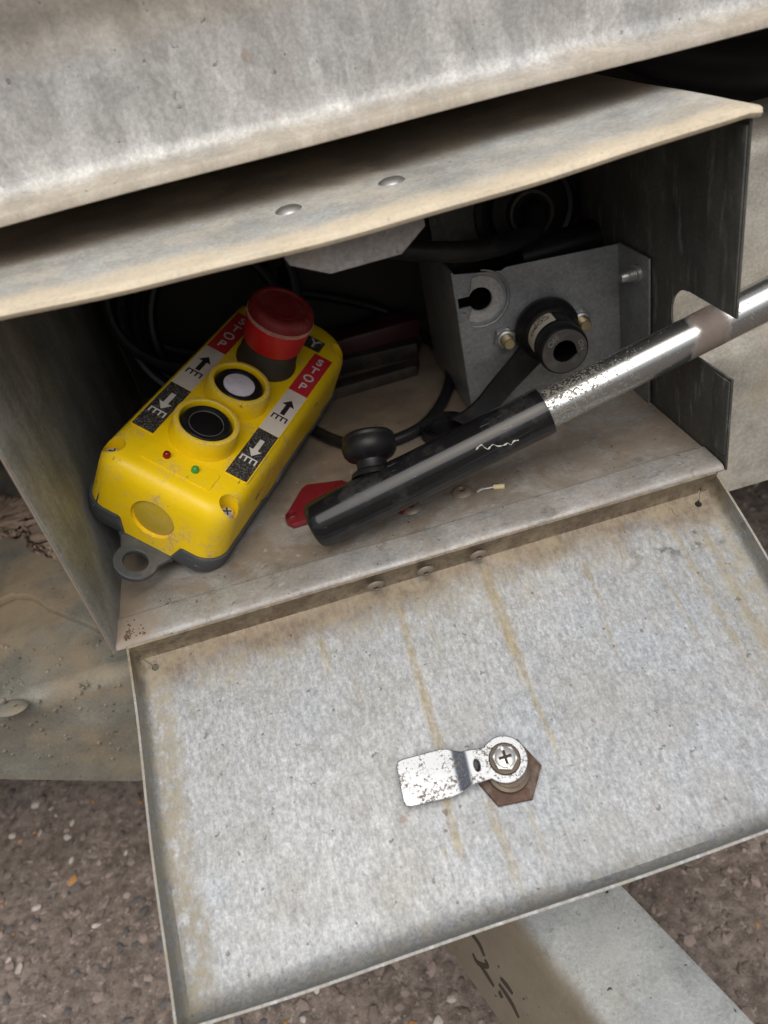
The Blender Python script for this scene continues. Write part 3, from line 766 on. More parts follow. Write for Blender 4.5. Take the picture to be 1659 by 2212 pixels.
tipx = (850,1655)
# outline in door space: head circle + tapered blade
hd = Vector(cc_); e1 = Vector(dl(862,1690)); ax = (e1-hd).normalized(); sd2 = Vector((-ax.y,ax.x)); Lb = (e1-hd).length
hr = .0128
ol = []
for i in range(25):
    a = math.radians(-138+276*i/24); v = hd + (-ax*math.cos(a)+sd2*math.sin(a))*hr; ol.append((v.x,v.y))
def ap(l, s): v = hd+ax*l+sd2*s; return (v.x,v.y)
side = [ap(hr*1.35,hr*.70), ap(hr*1.75,hr*.72), ap(hr*2.3,hr*1.02), ap(hr*2.6,hr*1.08), ap(Lb*.93,hr*1.0), ap(Lb*.98,hr*.93), ap(Lb,hr*.75)]
side2 = [ap(Lb,-hr*.75), ap(Lb*.98,-hr*.95), ap(Lb*.93,-hr*1.02), ap(hr*2.6,-hr*1.0), ap(hr*2.3,-hr*.95), ap(hr*1.75,-hr*.78), ap(hr*1.35,-hr*.72)]
ol = ol + side + side2
tst = Vector(ol[24])-hd
if tst.dot(sd2) < 0: ol = ol[:25] + [ (Vector(p)-2*sd2*(Vector(p)-hd).dot(sd2))[:] for p in side+side2]
slot = [ap(hr*1.22+.0016*math.cos(a), .0033*math.sin(a)) for a in [2*math.pi*i/20 for i in range(20)]]
me = plate([ol, slot], .0026, .0005)
bm = bmesh.new(); bm.from_mesh(me)
bmesh.ops.triangulate(bm, faces=bm.faces)
for dist in (hr*1.5, hr*1.7, hr*2.05, hr*2.25):
    co = hd+ax*dist
    bmesh.ops.bisect_plane(bm, geom=bm.verts[:]+bm.edges[:]+bm.faces[:], plane_co=(co.x,co.y,0), plane_no=(ax.x,ax.y,0))
for v in bm.verts:
    l = (Vector((v.co.x,v.co.y))-hd).dot(ax); s = (Vector((v.co.x,v.co.y))-hd).dot(sd2)
    t = max(0, min(1, (l-hr*1.6)/(hr*.55))); t = t*t*(3-2*t)
    v.co.z += -.0052*t
fa, fb = Vector(dl(858,1706)), Vector(dl(985,1738)); fd = (fb-fa).normalized(); fn = Vector((-fd.y,fd.x))
if fn.dot(Vector(dl(870,1760))-fa) < 0: fn = -fn
bmesh.ops.bisect_plane(bm, geom=bm.verts[:]+bm.edges[:]+bm.faces[:], plane_co=(fa.x,fa.y,0), plane_no=(fn.x,fn.y,0))
for v in bm.verts:
    q = (Vector((v.co.x,v.co.y))-fa).dot(fn)
    if q > 0 and (Vector((v.co.x,v.co.y))-hd).dot(ax) > hr*2.2: v.co.z -= q*.22
dp('cam_arm', shift(from_bm(bm), (0,0,CZ)), M_CAM)
sc0 = Vector((hd.x,hd.y,CZ+.0026))
dp('lock_washer', place(lathe([(.0088,0),(.0088,.0007),(.0082,.0012),(0,.0012)],40,False), sc0), M_BARREL)
hx = [(.0072*math.cos(math.radians(60*i+20)), .0072*math.sin(math.radians(60*i+20))) for i in range(6)]
scr = link('cam_screw', shift(plate([hx], .0032, .0006), (0,0,0)), M_SCREW, None); scr.parent = door; scr.location = sc0+Vector((0,0,.0011))
bm = lathe([(.0058,.0030),(.0056,.0040),(.0046,.0046),(0,.0047)], 36, False)
me = from_bm(bm); tmp = link('screw_head', me, M_SCREW, None); tmp.parent = door; tmp.location = sc0+Vector((0,0,.0011))
# slot and cross recess as dark inlays for their shade, plus raised bar
def rb(l, w_, a, z0, z1):
    b = box_bm(-l,l,-w_,w_,z0,z1,.0002); bmesh.ops.rotate(b, cent=(0,0,0), matrix=Matrix.Rotation(a,3,'Z'), verts=b.verts); return b
z0_ = Vector((0,0,.0011))
dp('screw_recess', place(rb(.0036,.0008,.02,.0043,.0050), sc0+z0_), M_DKGAP)
dp('screw_recess', place(rb(.0036,.0008,.02+math.pi/2,.0043,.00505), sc0+z0_), M_DKGAP)
for sg in (-1, 1):
    b_ = box_bm(-.0013,.0013,-.0008,.0008,.0040,.0054,.0002); bmesh.ops.translate(b_, vec=(sg*.0050,0,0), verts=b_.verts)
    bmesh.ops.rotate(b_, cent=(0,0,0), matrix=Matrix.Rotation(1.55,3,'Z'), verts=b_.verts); dp('screw_bar', place(b_, sc0+z0_), M_SCREW)

# ================================================================== PENDANT CONTROL
PS = .0401603
PR = Matrix(((0.71749,0.52301,0.46007),(-0.41463,0.85140,-0.32126),(-0.55972,0.03974,0.82773)))
PO = Vector((0.101175,0.124117,0.077721))
base_local = Vector((0,.5,-1.5))
pm = PR.to_4x4(); pm.translation = PO + PR @ (base_local*PS)
pc = empty('pendant_control', 'yellow push-button control pendant with red stop button leaning on box wall', 'remote control')
pc.matrix_world = pm
def pp_(name, src, mat, parent=None, loc=(0,0,0), **k):
    me = from_bm(src, name) if isinstance(src, bmesh.types.BMesh) else src
    me.transform(Matrix.Scale(PS,4) @ Matrix.Translation(Vector(loc)-base_local))
    o = link(name, me, mat, None, **k); o.parent = parent or pc
    return o
Y0, Y1, HW = -2.36, 3.45, 1.22
def outline(ins, n=26):
    """rounded plan: front corners r .42, rear corners r .62"""
    pts = []
    rf, rr = .42-ins*.35, .72-ins*.35; x1, x0, ya, yb = HW-ins, -HW+ins, Y0+ins, Y1-ins
    for cx, cy, r, a in ((x1-rf,ya+rf,rf,-90),(x1-rr,yb-rr,rr,0),(x0+rr,yb-rr,rr,90),(x0+rf,ya+rf,rf,180)):
        for i in range(n): 
            t = math.radians(a+90*i/(n-1)); pts.append((cx+r*math.cos(t), cy+r*math.sin(t)))
        # straight run samples
        nx = {-90:(x1,ya+rf,x1,yb-rr),0:(x1-rr,yb,x0+rr,yb),90:(x0,yb-rr,x0,ya+rf),180:(x0+rf,ya,x1-rf,ya)}[a]
        for i in range(1, 40): pts.append((nx[0]+(nx[2]-nx[0])*i/40, nx[1]+(nx[3]-nx[1])*i/40))
    return pts
def seam(x, y):
    z = -1.08
    if y < Y0+.35:
        a = abs(x-.02); t = max(0, min(1, (a-.42)/.13)); z = -1.42+(.34)*t
    # dips for the latch notches on the long sides
    if abs(x) > HW-.2:
        for yc in (-.2, 1.9):
            t = max(0, min(1, (abs(y-yc)-.32)/.06)); z = min(z, -1.22+.14*t)
    return z
prof = [(.055,None,0),(.05,.18,0),(.035,.5,0),(.02,.80,0),(.03,.88,0),(.055,.93,0),(.10,.968,0),(.16,.99,0),(.22,1.0,0),(.30,1.0,0)]
ztop = [(.0,'s'),(.015,-.80),(.03,-.45),(.045,-.26),(.075,-.155),(.12,-.08),(.175,-.03),(.24,-.006),(.32,0.0)]
bm = bmesh.new(); rings = []
for ins, z in ztop:
    o_ = outline(ins); rings.append([bm.verts.new((x,y, seam(x,y) if z == 's' else z)) for x, y in o_])
n_ = len(rings[0])
for a, b in zip(rings, rings[1:]):
    for i in range(n_): bm.faces.new((a[i],a[(i+1)%n_],b[(i+1)%n_],b[i]))
bm.faces.new(rings[-1]); bm.faces.new(rings[0][::-1])
cover = pp_('cover', bm, M_YEL, auto=30)
bpy.context.view_layer.update()
def tolocal(b, loc=(0,0,0)):
    bmesh.ops.transform(b, matrix=Matrix.Scale(PS,4) @ Matrix.Translation(Vector(loc)-base_local), verts=b.verts); return b
SCR = ((-1.0,-1.945),(1.0,-1.945),(.96,2.89),(-.96,2.89))
cs = [tolocal(lathe([(.165,-.34),(.165,.2)],32), (x,y,0)) for x,y in SCR]
kn = bmesh.new(); kn = lathe([(.385,-.05),(.385,.4)],48); place(kn, (.0,Y0+.02,-.80), Vector((0,-1,0))); cs.append(tolocal(kn))
boolean(cover, cs)
for x, y in SCR:
    s_ = pp_('screw', lathe([(.135,0),(.135,.05),(.10,.10),(.04,.12),(0,.12)],28,False), M_SCREW, None, (x,y,-.335))
    b = box_bm(-.07,.07,-.012,.012,.085,.126); box_bm(-.012,.012,-.07,.07,.085,.126, bm=b)
    bmesh.ops.rotate(b, cent=(0,0,0), matrix=Matrix.Rotation(x+y,3,'Z'), verts=b.verts)
    pp_('screw_slot', b, M_DKGAP, s_, (x,y,-.335))
bm = lathe([(0,.0),(.33,.0),(.36,-.012),(.372,-.03)],48,False); place(bm, (0,Y0+.055,-.80), Vector((0,-1,0)))
pp_('knockout_disc', bm, M_YEL2)
# charcoal base following the seam
bm = bmesh.new(); rings = []
for ins, z in ((.05,'s'),(-.035,'s'),(-.045,'s1'),(-.03,-1.40),(-.005,-1.47),(.06,-1.50),(.2,-1.50)):
    rings.append([bm.verts.new((x,y, seam(x,y)-.012 if z == 's' else (min(seam(x,y)-.06, -1.12) if z == 's1' else min(z, seam(x,y)-.07)))) for x, y in outline(ins)])
n_ = len(rings[0])
for a, b in zip(rings, rings[1:]):
    for i in range(n_): bm.faces.new((a[i],a[(i+1)%n_],b[(i+1)%n_],b[i]))
bm.faces.new(rings[-1]); bm.faces.new(rings[0])
base = pp_('base', bm, M_GREY, auto=30)
# raised rim of the base around the front tongue
lug = [(-.50,Y0+.15),(.50,Y0+.15),(.50,Y0-.02),(.46,Y0-.06)] + circ(.03,-2.74,.355,22,math.radians(18),math.radians(-198)) + [(-.44,Y0-.06),(-.50,Y0-.02)]
pp_('mounting_lug', plate([lug, circ(.03,-2.74,.20,36)], .10, .02), M_GREY, base, (0,0,-1.53))
# button shrouds and buttons
BUT = ((-.95,'black'),(.24,'white'))
for yb, kind in BUT:
    sh = pp_('button_shroud', lathe([(.575,-.02),(.56,.04),(.548,.12),(.540,.335),(.53,.358),(.505,.372),(.465,.372),(.445,.358),(.44,.335),(.44,.02)],72,False), M_YEL, None, (0,yb,0))
    bt = pp_('push_button', lathe([(.415,.05),(.415,.25),(.405,.295),(.375,.325),(.335,.33),(.305,.315),(.292,.285),(.286,.28),(0,.28)],72,False), M_RUB, None, (0,yb,0))
    if kind == 'white': pp_('button_cap', lathe([(.272,.275),(.272,.302),(.262,.308),(0,.308)],56,False), M_WHITE, bt, (0,yb,0))
    else:
        pp_('button_cap', lathe([(.266,.275),(.266,.296),(.258,.300),(0,.300)],56,False), M_BLACKCAP, bt, (0,yb,0))
        pp_('cap_ring', lathe([(.272,.28),(.276,.300),(.282,.300),(.284,.28)],72,False), M_EMB, bt, (0,yb,0))
# emergency stop
EY = 1.50
pp_('stop_collar', lathe([(.56,-.02),(.56,.06),(.535,.10),(.52,.30),(.50,.34),(.47,.52)],64,False), M_COLLAR, None, (0,EY,0))
es = pp_('stop_button', lathe([(.44,.52),(.50,.50),(.525,.505),(.540,.53),(.590,1.03)],80,False), M_RED, None, (0,EY,0))
bm = lathe([(.590,1.03),(.606,1.035),(.606,1.105),(.594,1.11)],220,False)
bm.verts.ensure_lookup_table()
for v in bm.verts:
    a = math.atan2(v.co.y,v.co.x); r = math.hypot(v.co.x,v.co.y)
    if r > .58 and math.sin(a*110) > .0: v.co.x *= .978; v.co.y *= .978
pp_('knurled_ring', bm, M_KNURL, es, (0,EY,0), auto=20)
pp_('stop_top', lathe([(.594,1.11),(.588,1.18),(.572,1.235),(.54,1.275),(.49,1.295),(.45,1.302),(.435,1.295),(.425,1.285),(.30,1.278),(0,1.275)],80,False), M_REDTOP, es, (0,EY,0))
for k in range(3):     # twist-release arrows in relief
    a0 = math.radians(20+120*k); a1 = a0+math.radians(62)
    ring = circ(0,0,.36,14,a0,a1) + circ(0,0,.30,14,a1,a0)
    tipa = a1+math.radians(20)
    ar = [(.40*math.cos(a1),.40*math.sin(a1)),(.33*math.cos(tipa),.33*math.sin(tipa)),(.26*math.cos(a1),.26*math.sin(a1))]
    lp = circ(0,0,.36,14,a0,a1) + ar + circ(0,0,.30,14,a1,a0)
    pp_('release_arrow', plate([lp], .014, .003), M_REDTOP, es, (0,EY,1.273))
# stickers
XI, XO, YT, YB = .648, 1.029, 2.40, -1.427
Ls = (YT-YB)
secs = [('red',YT,YT-1.30),('white',YT-1.30,YT-2.57),('black',YT-2.57,YB)]
comb = lambda: [(-.145,0),(.145,0),(.145,-.13),(.118,-.13),(.118,-.025),(.058,-.025),(.058,-.13),(.031,-.13),(.031,-.025),(-.031,-.025),(-.031,-.13),(-.058,-.13),(-.058,-.025),(-.118,-.025),(-.118,-.13),(-.145,-.13)]
arrow = lambda: [(-.042,-.22),(.042,-.22),(.042,.06),(.115,.06),(0,.22),(-.115,.06),(-.042,.06)]
for sx in (-1, 1):
    xa, xb = sorted((sx*XI, sx*XO)); xc = (xa+xb)/2
    fr = pp_('sticker_strip', plate([rrect(xa-.02,xb+.02,YB-.02,YT+.02,.03)], .008, .002), M_YPLATE, None, (0,0,.0))
    for kind, ya, yb in secs:
        pp_('sticker_panel', plate([[(xa,yb+.004),(xb,yb+.004),(xb,ya-.004),(xa,ya-.004)]], .005), dict(red=M_STR, white=M_STW, black=M_STB)[kind], fr, (0,0,.008))
    yr0, yr1 = secs[0][1:]
    for k, ch in enumerate('STOP'):
        pp_('letter', text(ch, .27, .006, .003), M_INKW, fr, (xc, yr0-.22-.285*k, .0135), smooth=False)
    yw = (secs[1][1]+secs[1][2])/2; ybk = (secs[2][1]+secs[2][2])/2
    pp_('up_arrow', plate([arrow()], .006), M_INKB, fr, (xc, yw+.14, .0135), smooth=False)
    pp_('comb_symbol', plate([comb()], .006), M_INKB, fr, (xc, yw-.125, .0135), smooth=False)
    pp_('down_arrow', plate([[(x,-y) for x,y in arrow()]], .006), M_INKW, fr, (xc, ybk+.16, .0135), smooth=False)
    pp_('comb_symbol', plate([comb()], .006), M_INKW, fr, (xc, ybk-.10, .0135), smooth=False)
lb = pp_('name_label', plate([[(-.70,2.46),(.70,2.46),(.70,2.82),(-.70,2.82)]], .012, .002), M_STB, None, (0,0,.0))
pp_('letter', text('Y', .36, .006, .004), M_INKW, lb, (.52,2.64,.0135), smooth=False)
pp_('indicator_plate', plate([rrect(-.60,.63,-1.955,-1.545,.06)], .018, .005), M_YPLATE, None, (0,0,.0), auto=20)
pp_('red_indicator', lathe([(.062,.015),(.062,.06),(.052,.095),(.03,.115),(0,.122)],28,False), M_LEDR, None, (-.235,-1.72,0))
pp_('green_indicator', lathe([(.062,.015),(.062,.06),(.052,.095),(.03,.115),(0,.122)],28,False), M_LEDG, None, (.262,-1.72,0))

# ================================================================== LEVER HANDLE
E0 = onz(676,1139,.0205); E1 = Vector((.4,.0310,.0825)); ad = (E1-E0).normalized()
hl = empty('lever_handle', 'pitted chrome lever with glossy black grip and release knob, resting in the wall slot', 'lever', E0)
def hp(name, src, mat, parent=None, **k): 
    me = from_bm(src, name) if isinstance(src, bmesh.types.BMesh) else src
    o = link(name, me, mat, None, **k); o.parent = parent or hl
    if not parent: o.matrix_parent_inverse = Matrix.Translation(-E0)
    return o
tj = (.2945-E0.x)/ad.x
def along(a, b, r0, n=48, k=60): return [E0+ad*(a+(b-a)*i/k) for i in range(k+1)]
GR = .0158
gp = [(0,-.0005),(GR*.70,-.0003),(GR*.86,.0006),(GR*.95,.0022),(GR*.99,.0048),(GR,.0075),(GR*1.01,.05),(GR*.985,.11),(GR*.97,tj-.02),(GR*.985,tj-.003),(GR*.96,tj),(GR*.80,tj+.0002)]
grip = hp('grip', place(lathe(gp, 56, False), E0, ad), M_GRIP)
hp('tube', place(lathe([(.0128,.03),(.0128,tj),(.0128,tj+.06),(.0129,.30),(.0128,.62)],56), E0, ad), M_CHROME)
# ragged tear in the grip
fr_ = frame_to(ad); 
def ongrip(px, py, r):
    d = ray(px,py).normalized(); oc = CAM_LOC-E0; dd = d-ad*d.dot(ad); o2 = oc-ad*oc.dot(ad)
    a = dd.dot(dd); b = 2*dd.dot(o2); c = o2.dot(o2)-r*r; disc = max(0, b*b-4*a*c); return CAM_LOC+d*((-b-math.sqrt(disc))/(2*a))
tear = [(1028,972),(1034,965),(1041,961),(1046,966),(1054,970),(1060,964),(1066,960),(1076,964),(1090,961),(1097,957),(1104,961),(1110,953),(1120,951)]
pt = [ongrip(x,y,GR*.985) for x,y in tear]
hp('torn_edge', tube(catmull(pt,3), lambda t: .00065*(.15+.85*abs(math.sin(t*11+.6)*math.sin(t*29+.3))), 6), M_TEAR, None)

# ================================================================== BATTERY ISOLATOR on its bracket
bi = empty('battery_isolator', 'black key-operated battery isolator switch on a zinc bracket inside the box', 'isolator switch', (.338,.15,0))
def ip(name, src, mat, parent=None, **k):
    me = from_bm(src, name) if isinstance(src, bmesh.types.BMesh) else src
    o = link(name, me, mat, None, **k); o.parent = parent or bi
    if not parent: o.matrix_parent_inverse = Matrix.Translation(-bi.location)
    return o
BX0, BY0, BX1, BY1 = .2770, .1510, .3975, .1400
bd = Vector((BX1-BX0, BY1-BY0, 0)); bL = bd.length; bd.normalize(); bnv = Vector((bd.y,-bd.x,0))   # towards the camera
if bnv.y > 0: bnv = -bnv
BM = Matrix(((bd.x,0,bnv.x,BX0),(bd.y,0,bnv.y,BY0),(0,1,0,0),(0,0,0,1)))
def bxz(p): return ((Vector((p.x,p.y,0))-Vector((BX0,BY0,0))).dot(bd), p.z)
def onb(px, py, off=0):
    d = ray(px,py); c = Vector((BX0,BY0,0))+bnv*off; t = (c-CAM_LOC).dot(bnv)/d.dot(bnv); return bxz(CAM_LOC+d*t)
kh = onb(1037,646)
hr_, sw_ = .0085, .0037
hole = circ(kh[0],kh[1],hr_,30,math.radians(206),math.radians(180-26)+2*math.pi) 
hole = [(kh[0]+hr_*math.cos(a), kh[1]+hr_*math.sin(a)) for a in [math.radians(-154+308*i/30) for i in range(31)]] + [(.0015,kh[1]+sw_),(.0015,kh[1]-sw_)]
tl = onb(985,592); t2 = onb(1082,583)
outl = [(0,0),(bL,0),(bL,.1085),(t2[0]+.004,t2[1]+.001),(t2[0],t2[1]-.0008),(.0,tl[1])]
fp = ip('bracket_plate', (lambda me: (me.transform(BM), me)[1])(plate([outl, hole], .002, .0003, -.002)), M_BRKT)
# pressed ring around the keyhole
def bmat(me): me.transform(BM); return me
wr_ = [(kh[0]+.0172*math.cos(a), kh[1]+.0172*math.sin(a)) for a in [math.radians(-128+232*i/30) for i in range(31)]] + [(kh[0]+.0090*math.cos(a), kh[1]+.0090*math.sin(a)) for a in [math.radians(140-280*i/30) for i in range(31)]]
wr_ = [(max(.0012,x),min(y,.1105)) for x,y in wr_]
ip('worn_seat', bmat(plate([wr_], .0007, .0001, .0001)), galv('worn_bare_zinc', (.46,.46,.45), .4, .6, 160, .2, (1,1,1), .3, (.3,.28,.25), 60, .9))
rg = [(kh[0]+.021*math.cos(a), kh[1]+.021*math.sin(a)) for a in [math.radians(-118+200*i/30) for i in range(31)]]
rg = tube([Vector((max(.001,x),y,.0002)) for x,y in rg], lambda t: .0016*(.35+.65*math.sin(math.pi*min(1,max(0,t)))), 8)
ip('pressed_ring', bmat(from_bm(rg)), M_BRKT, None)
bs = box_bm(BX0-.0005,BX0+.0012,BY0+.0005,.262,.0008,tl[1]+.001,.0004); ip('bracket_side', bs, M_BRKT)
ip('bracket_flange', box_bm(.3968,.3984,.0955,.1398,.0006,.1098,.0004), M_BRKT)
ip('bracket_upright', box_bm(.279,.330,.205,.2066,.1,.198,.0004), M_WALL)
sd_p = onx(1378,590,.3968)
ip('stud', place(lathe([(0,.013),(.0030,.013),(.0038,.0115),(.0040,.008),(.0046,.0075),(.0048,.003),(.0062,.0025),(.0062,0)],24,False), sd_p, Vector((-1,0,0))), M_NUTZ)
swc = onb(1177,705)
def fromb(x, z, off): return Vector((BX0,BY0,0))+bd*x+bnv*off+Vector((0,0,z))
sc_ = fromb(swc[0],swc[1],0)
SR = .0172
sw = ip('switch_body', place(lathe([(.0225,.0),(.0238,.003),(.0238,.008),(.0222,.011),(.0206,.0122),(.0200,.0140),(.0196,.0150),(.0182,.0160),(SR,.0170),(SR,.0330),(SR*.985,.0335),(SR*.985,.0345),(SR*1.02,.0352),(SR*1.03,.0450),(SR*.99,.0470),(SR*.93,.0478)],64,False), sc_, bnv), M_RUB)
FZ = .0478
fm = frame_to(bnv); fm.translation = sc_
rk = .0082; aoff = math.radians(-22)
kl = [(rk*math.cos(a), rk*math.sin(a)) for a in [math.radians(-158+316*i/30)+math.pi+aoff for i in range(31)]]
def rot2(x,y,a): return (x*math.cos(a)-y*math.sin(a), x*math.sin(a)+y*math.cos(a))
kl += [rot2(.0120,.0030,aoff), rot2(.0120,-.0030,aoff)]
me = plate([circ(0,0,SR*.935,56), kl], .0022, .0004, FZ-.0020); me.transform(fm); ip('key_face', me, plain('scuffed_rubber_face', (.045,.043,.040), .6, 0, .4, 90, .0005, .4, .5, (.14,.13,.115), 80, .3, (.2,.19,.18)), sw)
sw_parts = sw
me = from_bm(lathe([(.0125,FZ-.002),(.0125,.016),(0,.016)],40,False)); me.transform(fm); ip('key_socket', me, M_BLACKCAP, sw)
def facetext(s, ang, r, size):
    me = text(s, size, .0003, .00005); me.transform(fm @ Matrix.Translation((r*math.cos(ang), r*math.sin(ang), FZ+.0002)) @ Matrix.Rotation(ang-math.pi/2,4,'Z')); ip('embossed_text', me, M_EMB, sw, smooth=False)
facetext('OFF', math.radians(128), .0118, .0056); facetext('ON', math.radians(12), .0120, .0050)
# curved maker's label on the barrel
def barrel_pt(th, z, r): return fm @ Vector((r*math.cos(th), r*math.sin(th), z))
th0, th1 = math.radians(90), math.radians(192)
bm = bmesh.new(); rows = []
for i in range(25):
    t = i/24; th = th0+(th1-th0)*t; ins = 0 if 0 < i < 24 else .0012
    rows.append([bm.verts.new(barrel_pt(th, z, SR+.0003)) for z in (.0172+ins,.0322-ins)])
for a, b in zip(rows, rows[1:]): bm.faces.new((a[0],a[1],b[1],b[0]))
lab = ip('maker_label', bm, M_STICK, sw)
def wrap(s, size, thc, zc):
    me = text(s, size, .00012, .00003)
    for v in me.vertices:
        x, y, z = v.co
        v.co = barrel_pt(thc + x/SR, zc + y, SR+.00045+z)
    ip('label_text', me, M_CORE, sw, smooth=False)
wrap('COBO', .0064, math.radians(130), .0238); wrap('ITALY', .0038, math.radians(122), .0192)
for px, py in ((1088,722),(1249,678)):
    b_ = onb(px,py); b_ = (b_[0], .0605); p = fromb(b_[0],b_[1],0)
    hxp = [(.0082*math.cos(math.radians(60*i+14)), .0082*math.sin(math.radians(60*i+14))) for i in range(6)]
    me = plate([hxp], .0058, .0009); m4 = frame_to(bnv); m4.translation = p; me.transform(m4); nt = ip('nut', me, M_NUTZ)
    bm = lathe([(.0068,.0056),(.0064,.0082),(.0050,.0088)],32,False); ip('nylon_collar', place(bm, p, bnv), M_NUTZ, nt)
    pr_ = []; z = .004
    while z < .0165: pr_ += [(.0043,z),(.0036,z+.0006)]; z += .0012
    pr_ += [(.0042,.0168),(.0036,.0176),(0,.0178)]
    ip('bolt_thread', place(lathe(pr_,28,False), p, bnv), M_BRASS, nt)
# strap hanging from the switch to the cap on the floor
capc = Vector((.2500,.1365,.0))
SL = ((1128,748,.137),(1098,785,.134),(1062,828,.130),(1030,868,.126),(1000,893,.124),(975,905,.128))
SRt = ((1176,775,.137),(1140,812,.134),(1108,845,.130),(1080,878,.125),(1052,905,.121),(1020,925,.120))
bm = bmesh.new(); rows = []
ll = catmull([ony(*q) for q in SL], 5); rr_ = catmull([ony(*q) for q in SRt], 5)
for a, b in zip(ll, rr_):
    nn = Vector((0,.0022,.0006)); rows.append([bm.verts.new(a), bm.verts.new(b), bm.verts.new(b+nn), bm.verts.new(a+nn)])
for a, b in zip(rows, rows[1:]):
    for j in range(4): bm.faces.new((a[j],a[(j+1)%4],b[(j+1)%4],b[j]))
bm.faces.new(rows[0]); bm.faces.new(rows[-1])
ip('cap_strap', bm, M_RUB)
ip('dust_cap', place(lathe([(0,.002),(.009,.002),(.0095,.006),(.0110,.0066),(.0118,.003),(.0132,.003),(.0138,.0072),(.0152,.0078),(.0158,.004),(.0170,.004),(.0176,.0085),(.0188,.0085),(.0192,.006),(.0192,.0)],56,False), capc), M_RUB)

# ================================================================== ISOLATOR KEY under the grip
ky = empty('isolator_key', 'flat red plastic key with a holed corner lying under the black grip', 'key', (.165,.09,0))
def kp(name, src, mat, parent=None, **k):
    me = from_bm(src, name) if isinstance(src, bmesh.types.BMesh) else src
    o = link(name, me, mat, None, **k); o.parent = parent or ky
    if not parent: o.matrix_parent_inverse = Matrix.Translation(-ky.location)
    return o
fpts = [onz(a,b,.004) for a,b in ((616,1118),(622,1106),(652,1056),(662,1048),(740,1038),(790,1060),(866,1090),(874,1098),(866,1104),(850,1095),(700,1112),(640,1132),(632,1134),(619,1128))]
hp_ = onz(630,1113,.004)
kp('key_handle', shift(plate([[(p.x,p.y) for p in fpts], circ(hp_.x,hp_.y,.0036,20)], .0045, .0009), (0,0,.0004)), M_REDK)
kp('key_shaft', tube([onz(845,1070,.004), onz(862,1096,.0035), onz(872,1102,.003)], .0028, 12), M_REDK)
# release knob standing on the grip
kk = Vector((.13,.72,.68)).normalized(); kh_ = .0295
def prj(P):
    q = CM.transposed() @ (P-CAM_LOC); return (829.5-F_PX*q.x/q.z, 1106+F_PX*q.y/q.z)
best = min((abs(prj(E0+ad*(t/2000)+kk*kh_)[0]-799), t/2000) for t in range(0,240))[1]
kb_ = E0+ad*best
kprof = [(.0112,.010),(.0105,.0165),(.0098,.0195),(.0100,.0225),(.0120,.0240),(.0150,.0252),(.0172,.0280),(.0179,.0315),(.0176,.0345),(.0168,.0368),(.0172,.0376),(.0170,.0392),(.0155,.0408),(.0100,.0414),(0,.0415)]
knob = hp('release_knob', place(lathe(kprof,56,False), kb_, kk), M_RUB)
kcap = hp('knob_cap', place(lathe([(.0080,.040),(.0080,.0424),(.0060,.0432),(0,.0434)],32,False), kb_, kk), M_REDK, None)
boot = hp('knob_boot', place(lathe([(.0150,.0118),(.0140,.0150),(.0120,.0165),(.0100,.0168)],40,False), kb_, kk), M_RUB, None)

# ================================================================== CABLES and loose things in the dark
cb = [onz(a,b,.0052) for a,b in ((640,895),(672,925),(720,950),(785,966),(850,952),(920,915),(962,855),(972,800),(948,755))]
cb += [Vector((.272,.322,.012)), Vector((.25,.340,.030)), Vector((.205,.342,.055)), Vector((.15,.335,.08))]
tag(obj('cable_loop', tube(catmull(cb,10), .0047, 16), M_CABLE), 'black cable curling over the floor behind the grip', 'cable')
for k, (x0, y0, r_, z0, tilt) in enumerate(((.075,.262,.060,.05,.9),(.092,.282,.072,.065,.8),(.070,.300,.055,.09,1.0),(.105,.300,.068,.035,.6))):
    pass
pth = []
for i in range(150):
    a = i/150*2*math.pi*5; kx = i/150
    x = .098+.065*math.cos(a)*(1+.18*math.sin(kx*9)); y = .285+.026*math.sin(a+.4)+.025*math.sin(kx*13); z = .098+.062*math.sin(a)+.022*math.sin(kx*7+1)
    pth.append((x,y,z))
tag(obj('cable_coil', tube(catmull(pth,3), .0052, 10), M_CABLE), 'dark coil of black cable heaped behind the yellow pendant', 'cable')
def bar(pxs, z, lab, h):
    a, b, c_, d_ = [onz(x,y,0) for x,y in pxs]
    me = plate([[(p.x,p.y) for p in (a,b,c_,d_)]], h, .0012)
    return tag(obj('flat_bar', shift(me,(0,0,z)), M_BARS), lab, 'bar')
bar(((700,872),(903,812),(908,792),(712,848)), .0002, 'dusty black flat bar on the floor inside the cable loop', .010)
bar(((720,815),(905,772),(908,757),(726,790)), .0002, 'thin black bar lying parallel behind the dusty flat bar', .014)
tag(obj('dark_red_case', box_bm(.19,.275,.298,.335,.0005,.030,.004), plain('dark_red_plastic', (.055,.010,.012), .5)), 'low dark red case at the back behind the bars', 'case')
# plug with thick cable at the upper right
pg = empty('cable_plug', 'large round black plug with a thick bent cable above the bracket', 'plug', (.352,.2,.06))
def gp_(name, src, mat, parent=None):
    me = from_bm(src, name) if isinstance(src, bmesh.types.BMesh) else src
    o = link(name, me, mat, None); o.parent = pg; o.matrix_parent_inverse = Matrix.Translation(-pg.location); return o
gc = ony(1135,450,.200); gax = Vector((-.15,-.95,.1)).normalized()
gp_('plug_body', place(lathe([(0,-.03),(.040,-.03),(.040,.0),(.0385,.004),(.034,.006),(.031,.005),(.029,.007),(.027,.014),(.018,.018),(.0155,.017),(.0135,.010),(0,.008)],56,False), gc, gax), M_RUB)
tp_ = [gc+gax*.006+Vector((.008,0,.006))]
tp_ = [gc+gax*.004, gc+gax*.022+Vector((.003,0,.001)), ony(1150,500,.163), ony(1090,528,.150), ony(1000,543,.143), ony(900,542,.142), ony(800,530,.15), ony(700,520,.18)]
gp_('thick_cable', tube(catmull(tp_,10), .0072, 18), M_CABLE)
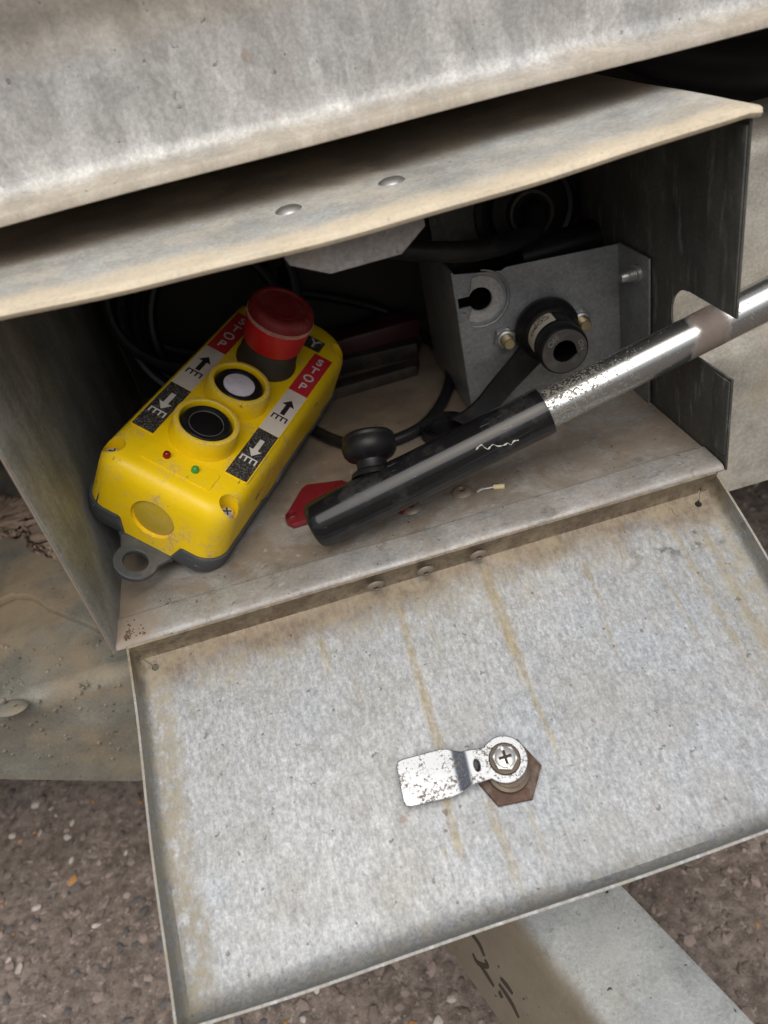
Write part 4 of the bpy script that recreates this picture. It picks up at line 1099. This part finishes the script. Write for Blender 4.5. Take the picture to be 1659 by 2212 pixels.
gp_('grommet_ring', place(lathe([(.0125,.0),(.0125,.010),(.0140,.0125),(.0160,.0120),(.0165,.006),(.0165,0)],36,False), gc+gax*.012, gax), M_COLLAR)
hs0, hs1 = ony(1120,560,.185), ony(1290,512,.185)
hz = (hs1-hs0).normalized()
bk_ = empty('hose_end', 'ribbed black hose end with grey rim behind the bracket top', 'hose', hs0)
o = obj('hose', place(lathe([(.013,0),(.0135,.002),(.0135,(hs1-hs0).length)],32), hs0, hz), M_RUB, bk_); o.matrix_parent_inverse = Matrix.Translation(-hs0)
o = obj('rim', place(lathe([(.0135,0),(.0152,.0005),(.0152,.003),(.0135,.0035)],32,False), hs1, hz), M_EMB, bk_); o.matrix_parent_inverse = Matrix.Translation(-hs0)
rc = ony(1245,495,.215)
tag(obj('red_clip', box_bm(rc.x-.010,rc.x+.008,rc.y,rc.y+.006,rc.z-.02,rc.z+.010,.002), M_REDK), 'small red plastic piece showing behind the hose', 'clip')
# crimped wire scrap on the floor
sa, sb, sc3, sd3 = [onz(a,b,.0016) for a,b in ((1030,1063),(1050,1055),(1066,1052),(1090,1050))]
ws = empty('wire_scrap', 'tiny cut wire crimp with cream sleeve lying beside a floor rivet', 'wire', onz(1060,1056,0))
def wp(name, src, mat):
    o = link(name, from_bm(src,name), mat, None); o.parent = ws; o.matrix_parent_inverse = Matrix.Translation(-Vector(ws.location))
wp('crimp', tube(catmull([sa, (sa+sb)/2+Vector((0,.0006,.0004)), sb, sc3],5), lambda t: .0011 if t < .5 else .0008, 8), M_SCREW)
wp('sleeve', tube([sc3, sc3.lerp(sd3,.5), sd3], .0019, 12), plain('cream_sleeve', (.62,.55,.33), .4))
wp('red_stripe', tube([sc3+Vector((0,.0013,.0009)), sc3.lerp(sd3,.6)+Vector((0,.0013,.0009))], .0010, 8), M_REDK)
# crumbs of dirt in the corners
V=[];F=[]
ico = bmesh.new(); bmesh.ops.create_icosphere(ico, subdivisions=1, radius=1); bv = [v.co.copy() for v in ico.verts]; bf = [[v.index for v in f.verts] for f in ico.faces]; ico.free()
def crumb(p, s):
    o = len(V)
    for b in bv: V.append(tuple(Vector(p)+Vector((b.x*random.uniform(.7,1.3),b.y*random.uniform(.7,1.3),b.z*.7))*s))
    for f in bf: F.append([i+o for i in f])
for k in range(120):
    x, y = random.choice(((random.gauss(290,16),random.gauss(1362,9)),(random.gauss(278,5),random.gauss(1372,12)),(random.gauss(372,8),random.gauss(1300,4)),(random.uniform(300,1500),0)))
    if y == 0: y = random.uniform(1000,1330)
    p = onz(x,y,.0016)
    if p.x < .004 or p.x > .395 or p.y < .002 or p.y > .2: continue
    crumb((p.x,p.y,.0014 if p.y < .026 else .0003), random.uniform(.0003,.0010))
me = bpy.data.meshes.new('crumbs'); me.from_pydata(V,[],F)
o = link('dirt_crumbs', me, M_DIRT, None); o['kind'] = 'stuff'; tag(o, 'crumbs of brown dirt scattered on the box floor', 'dirt')
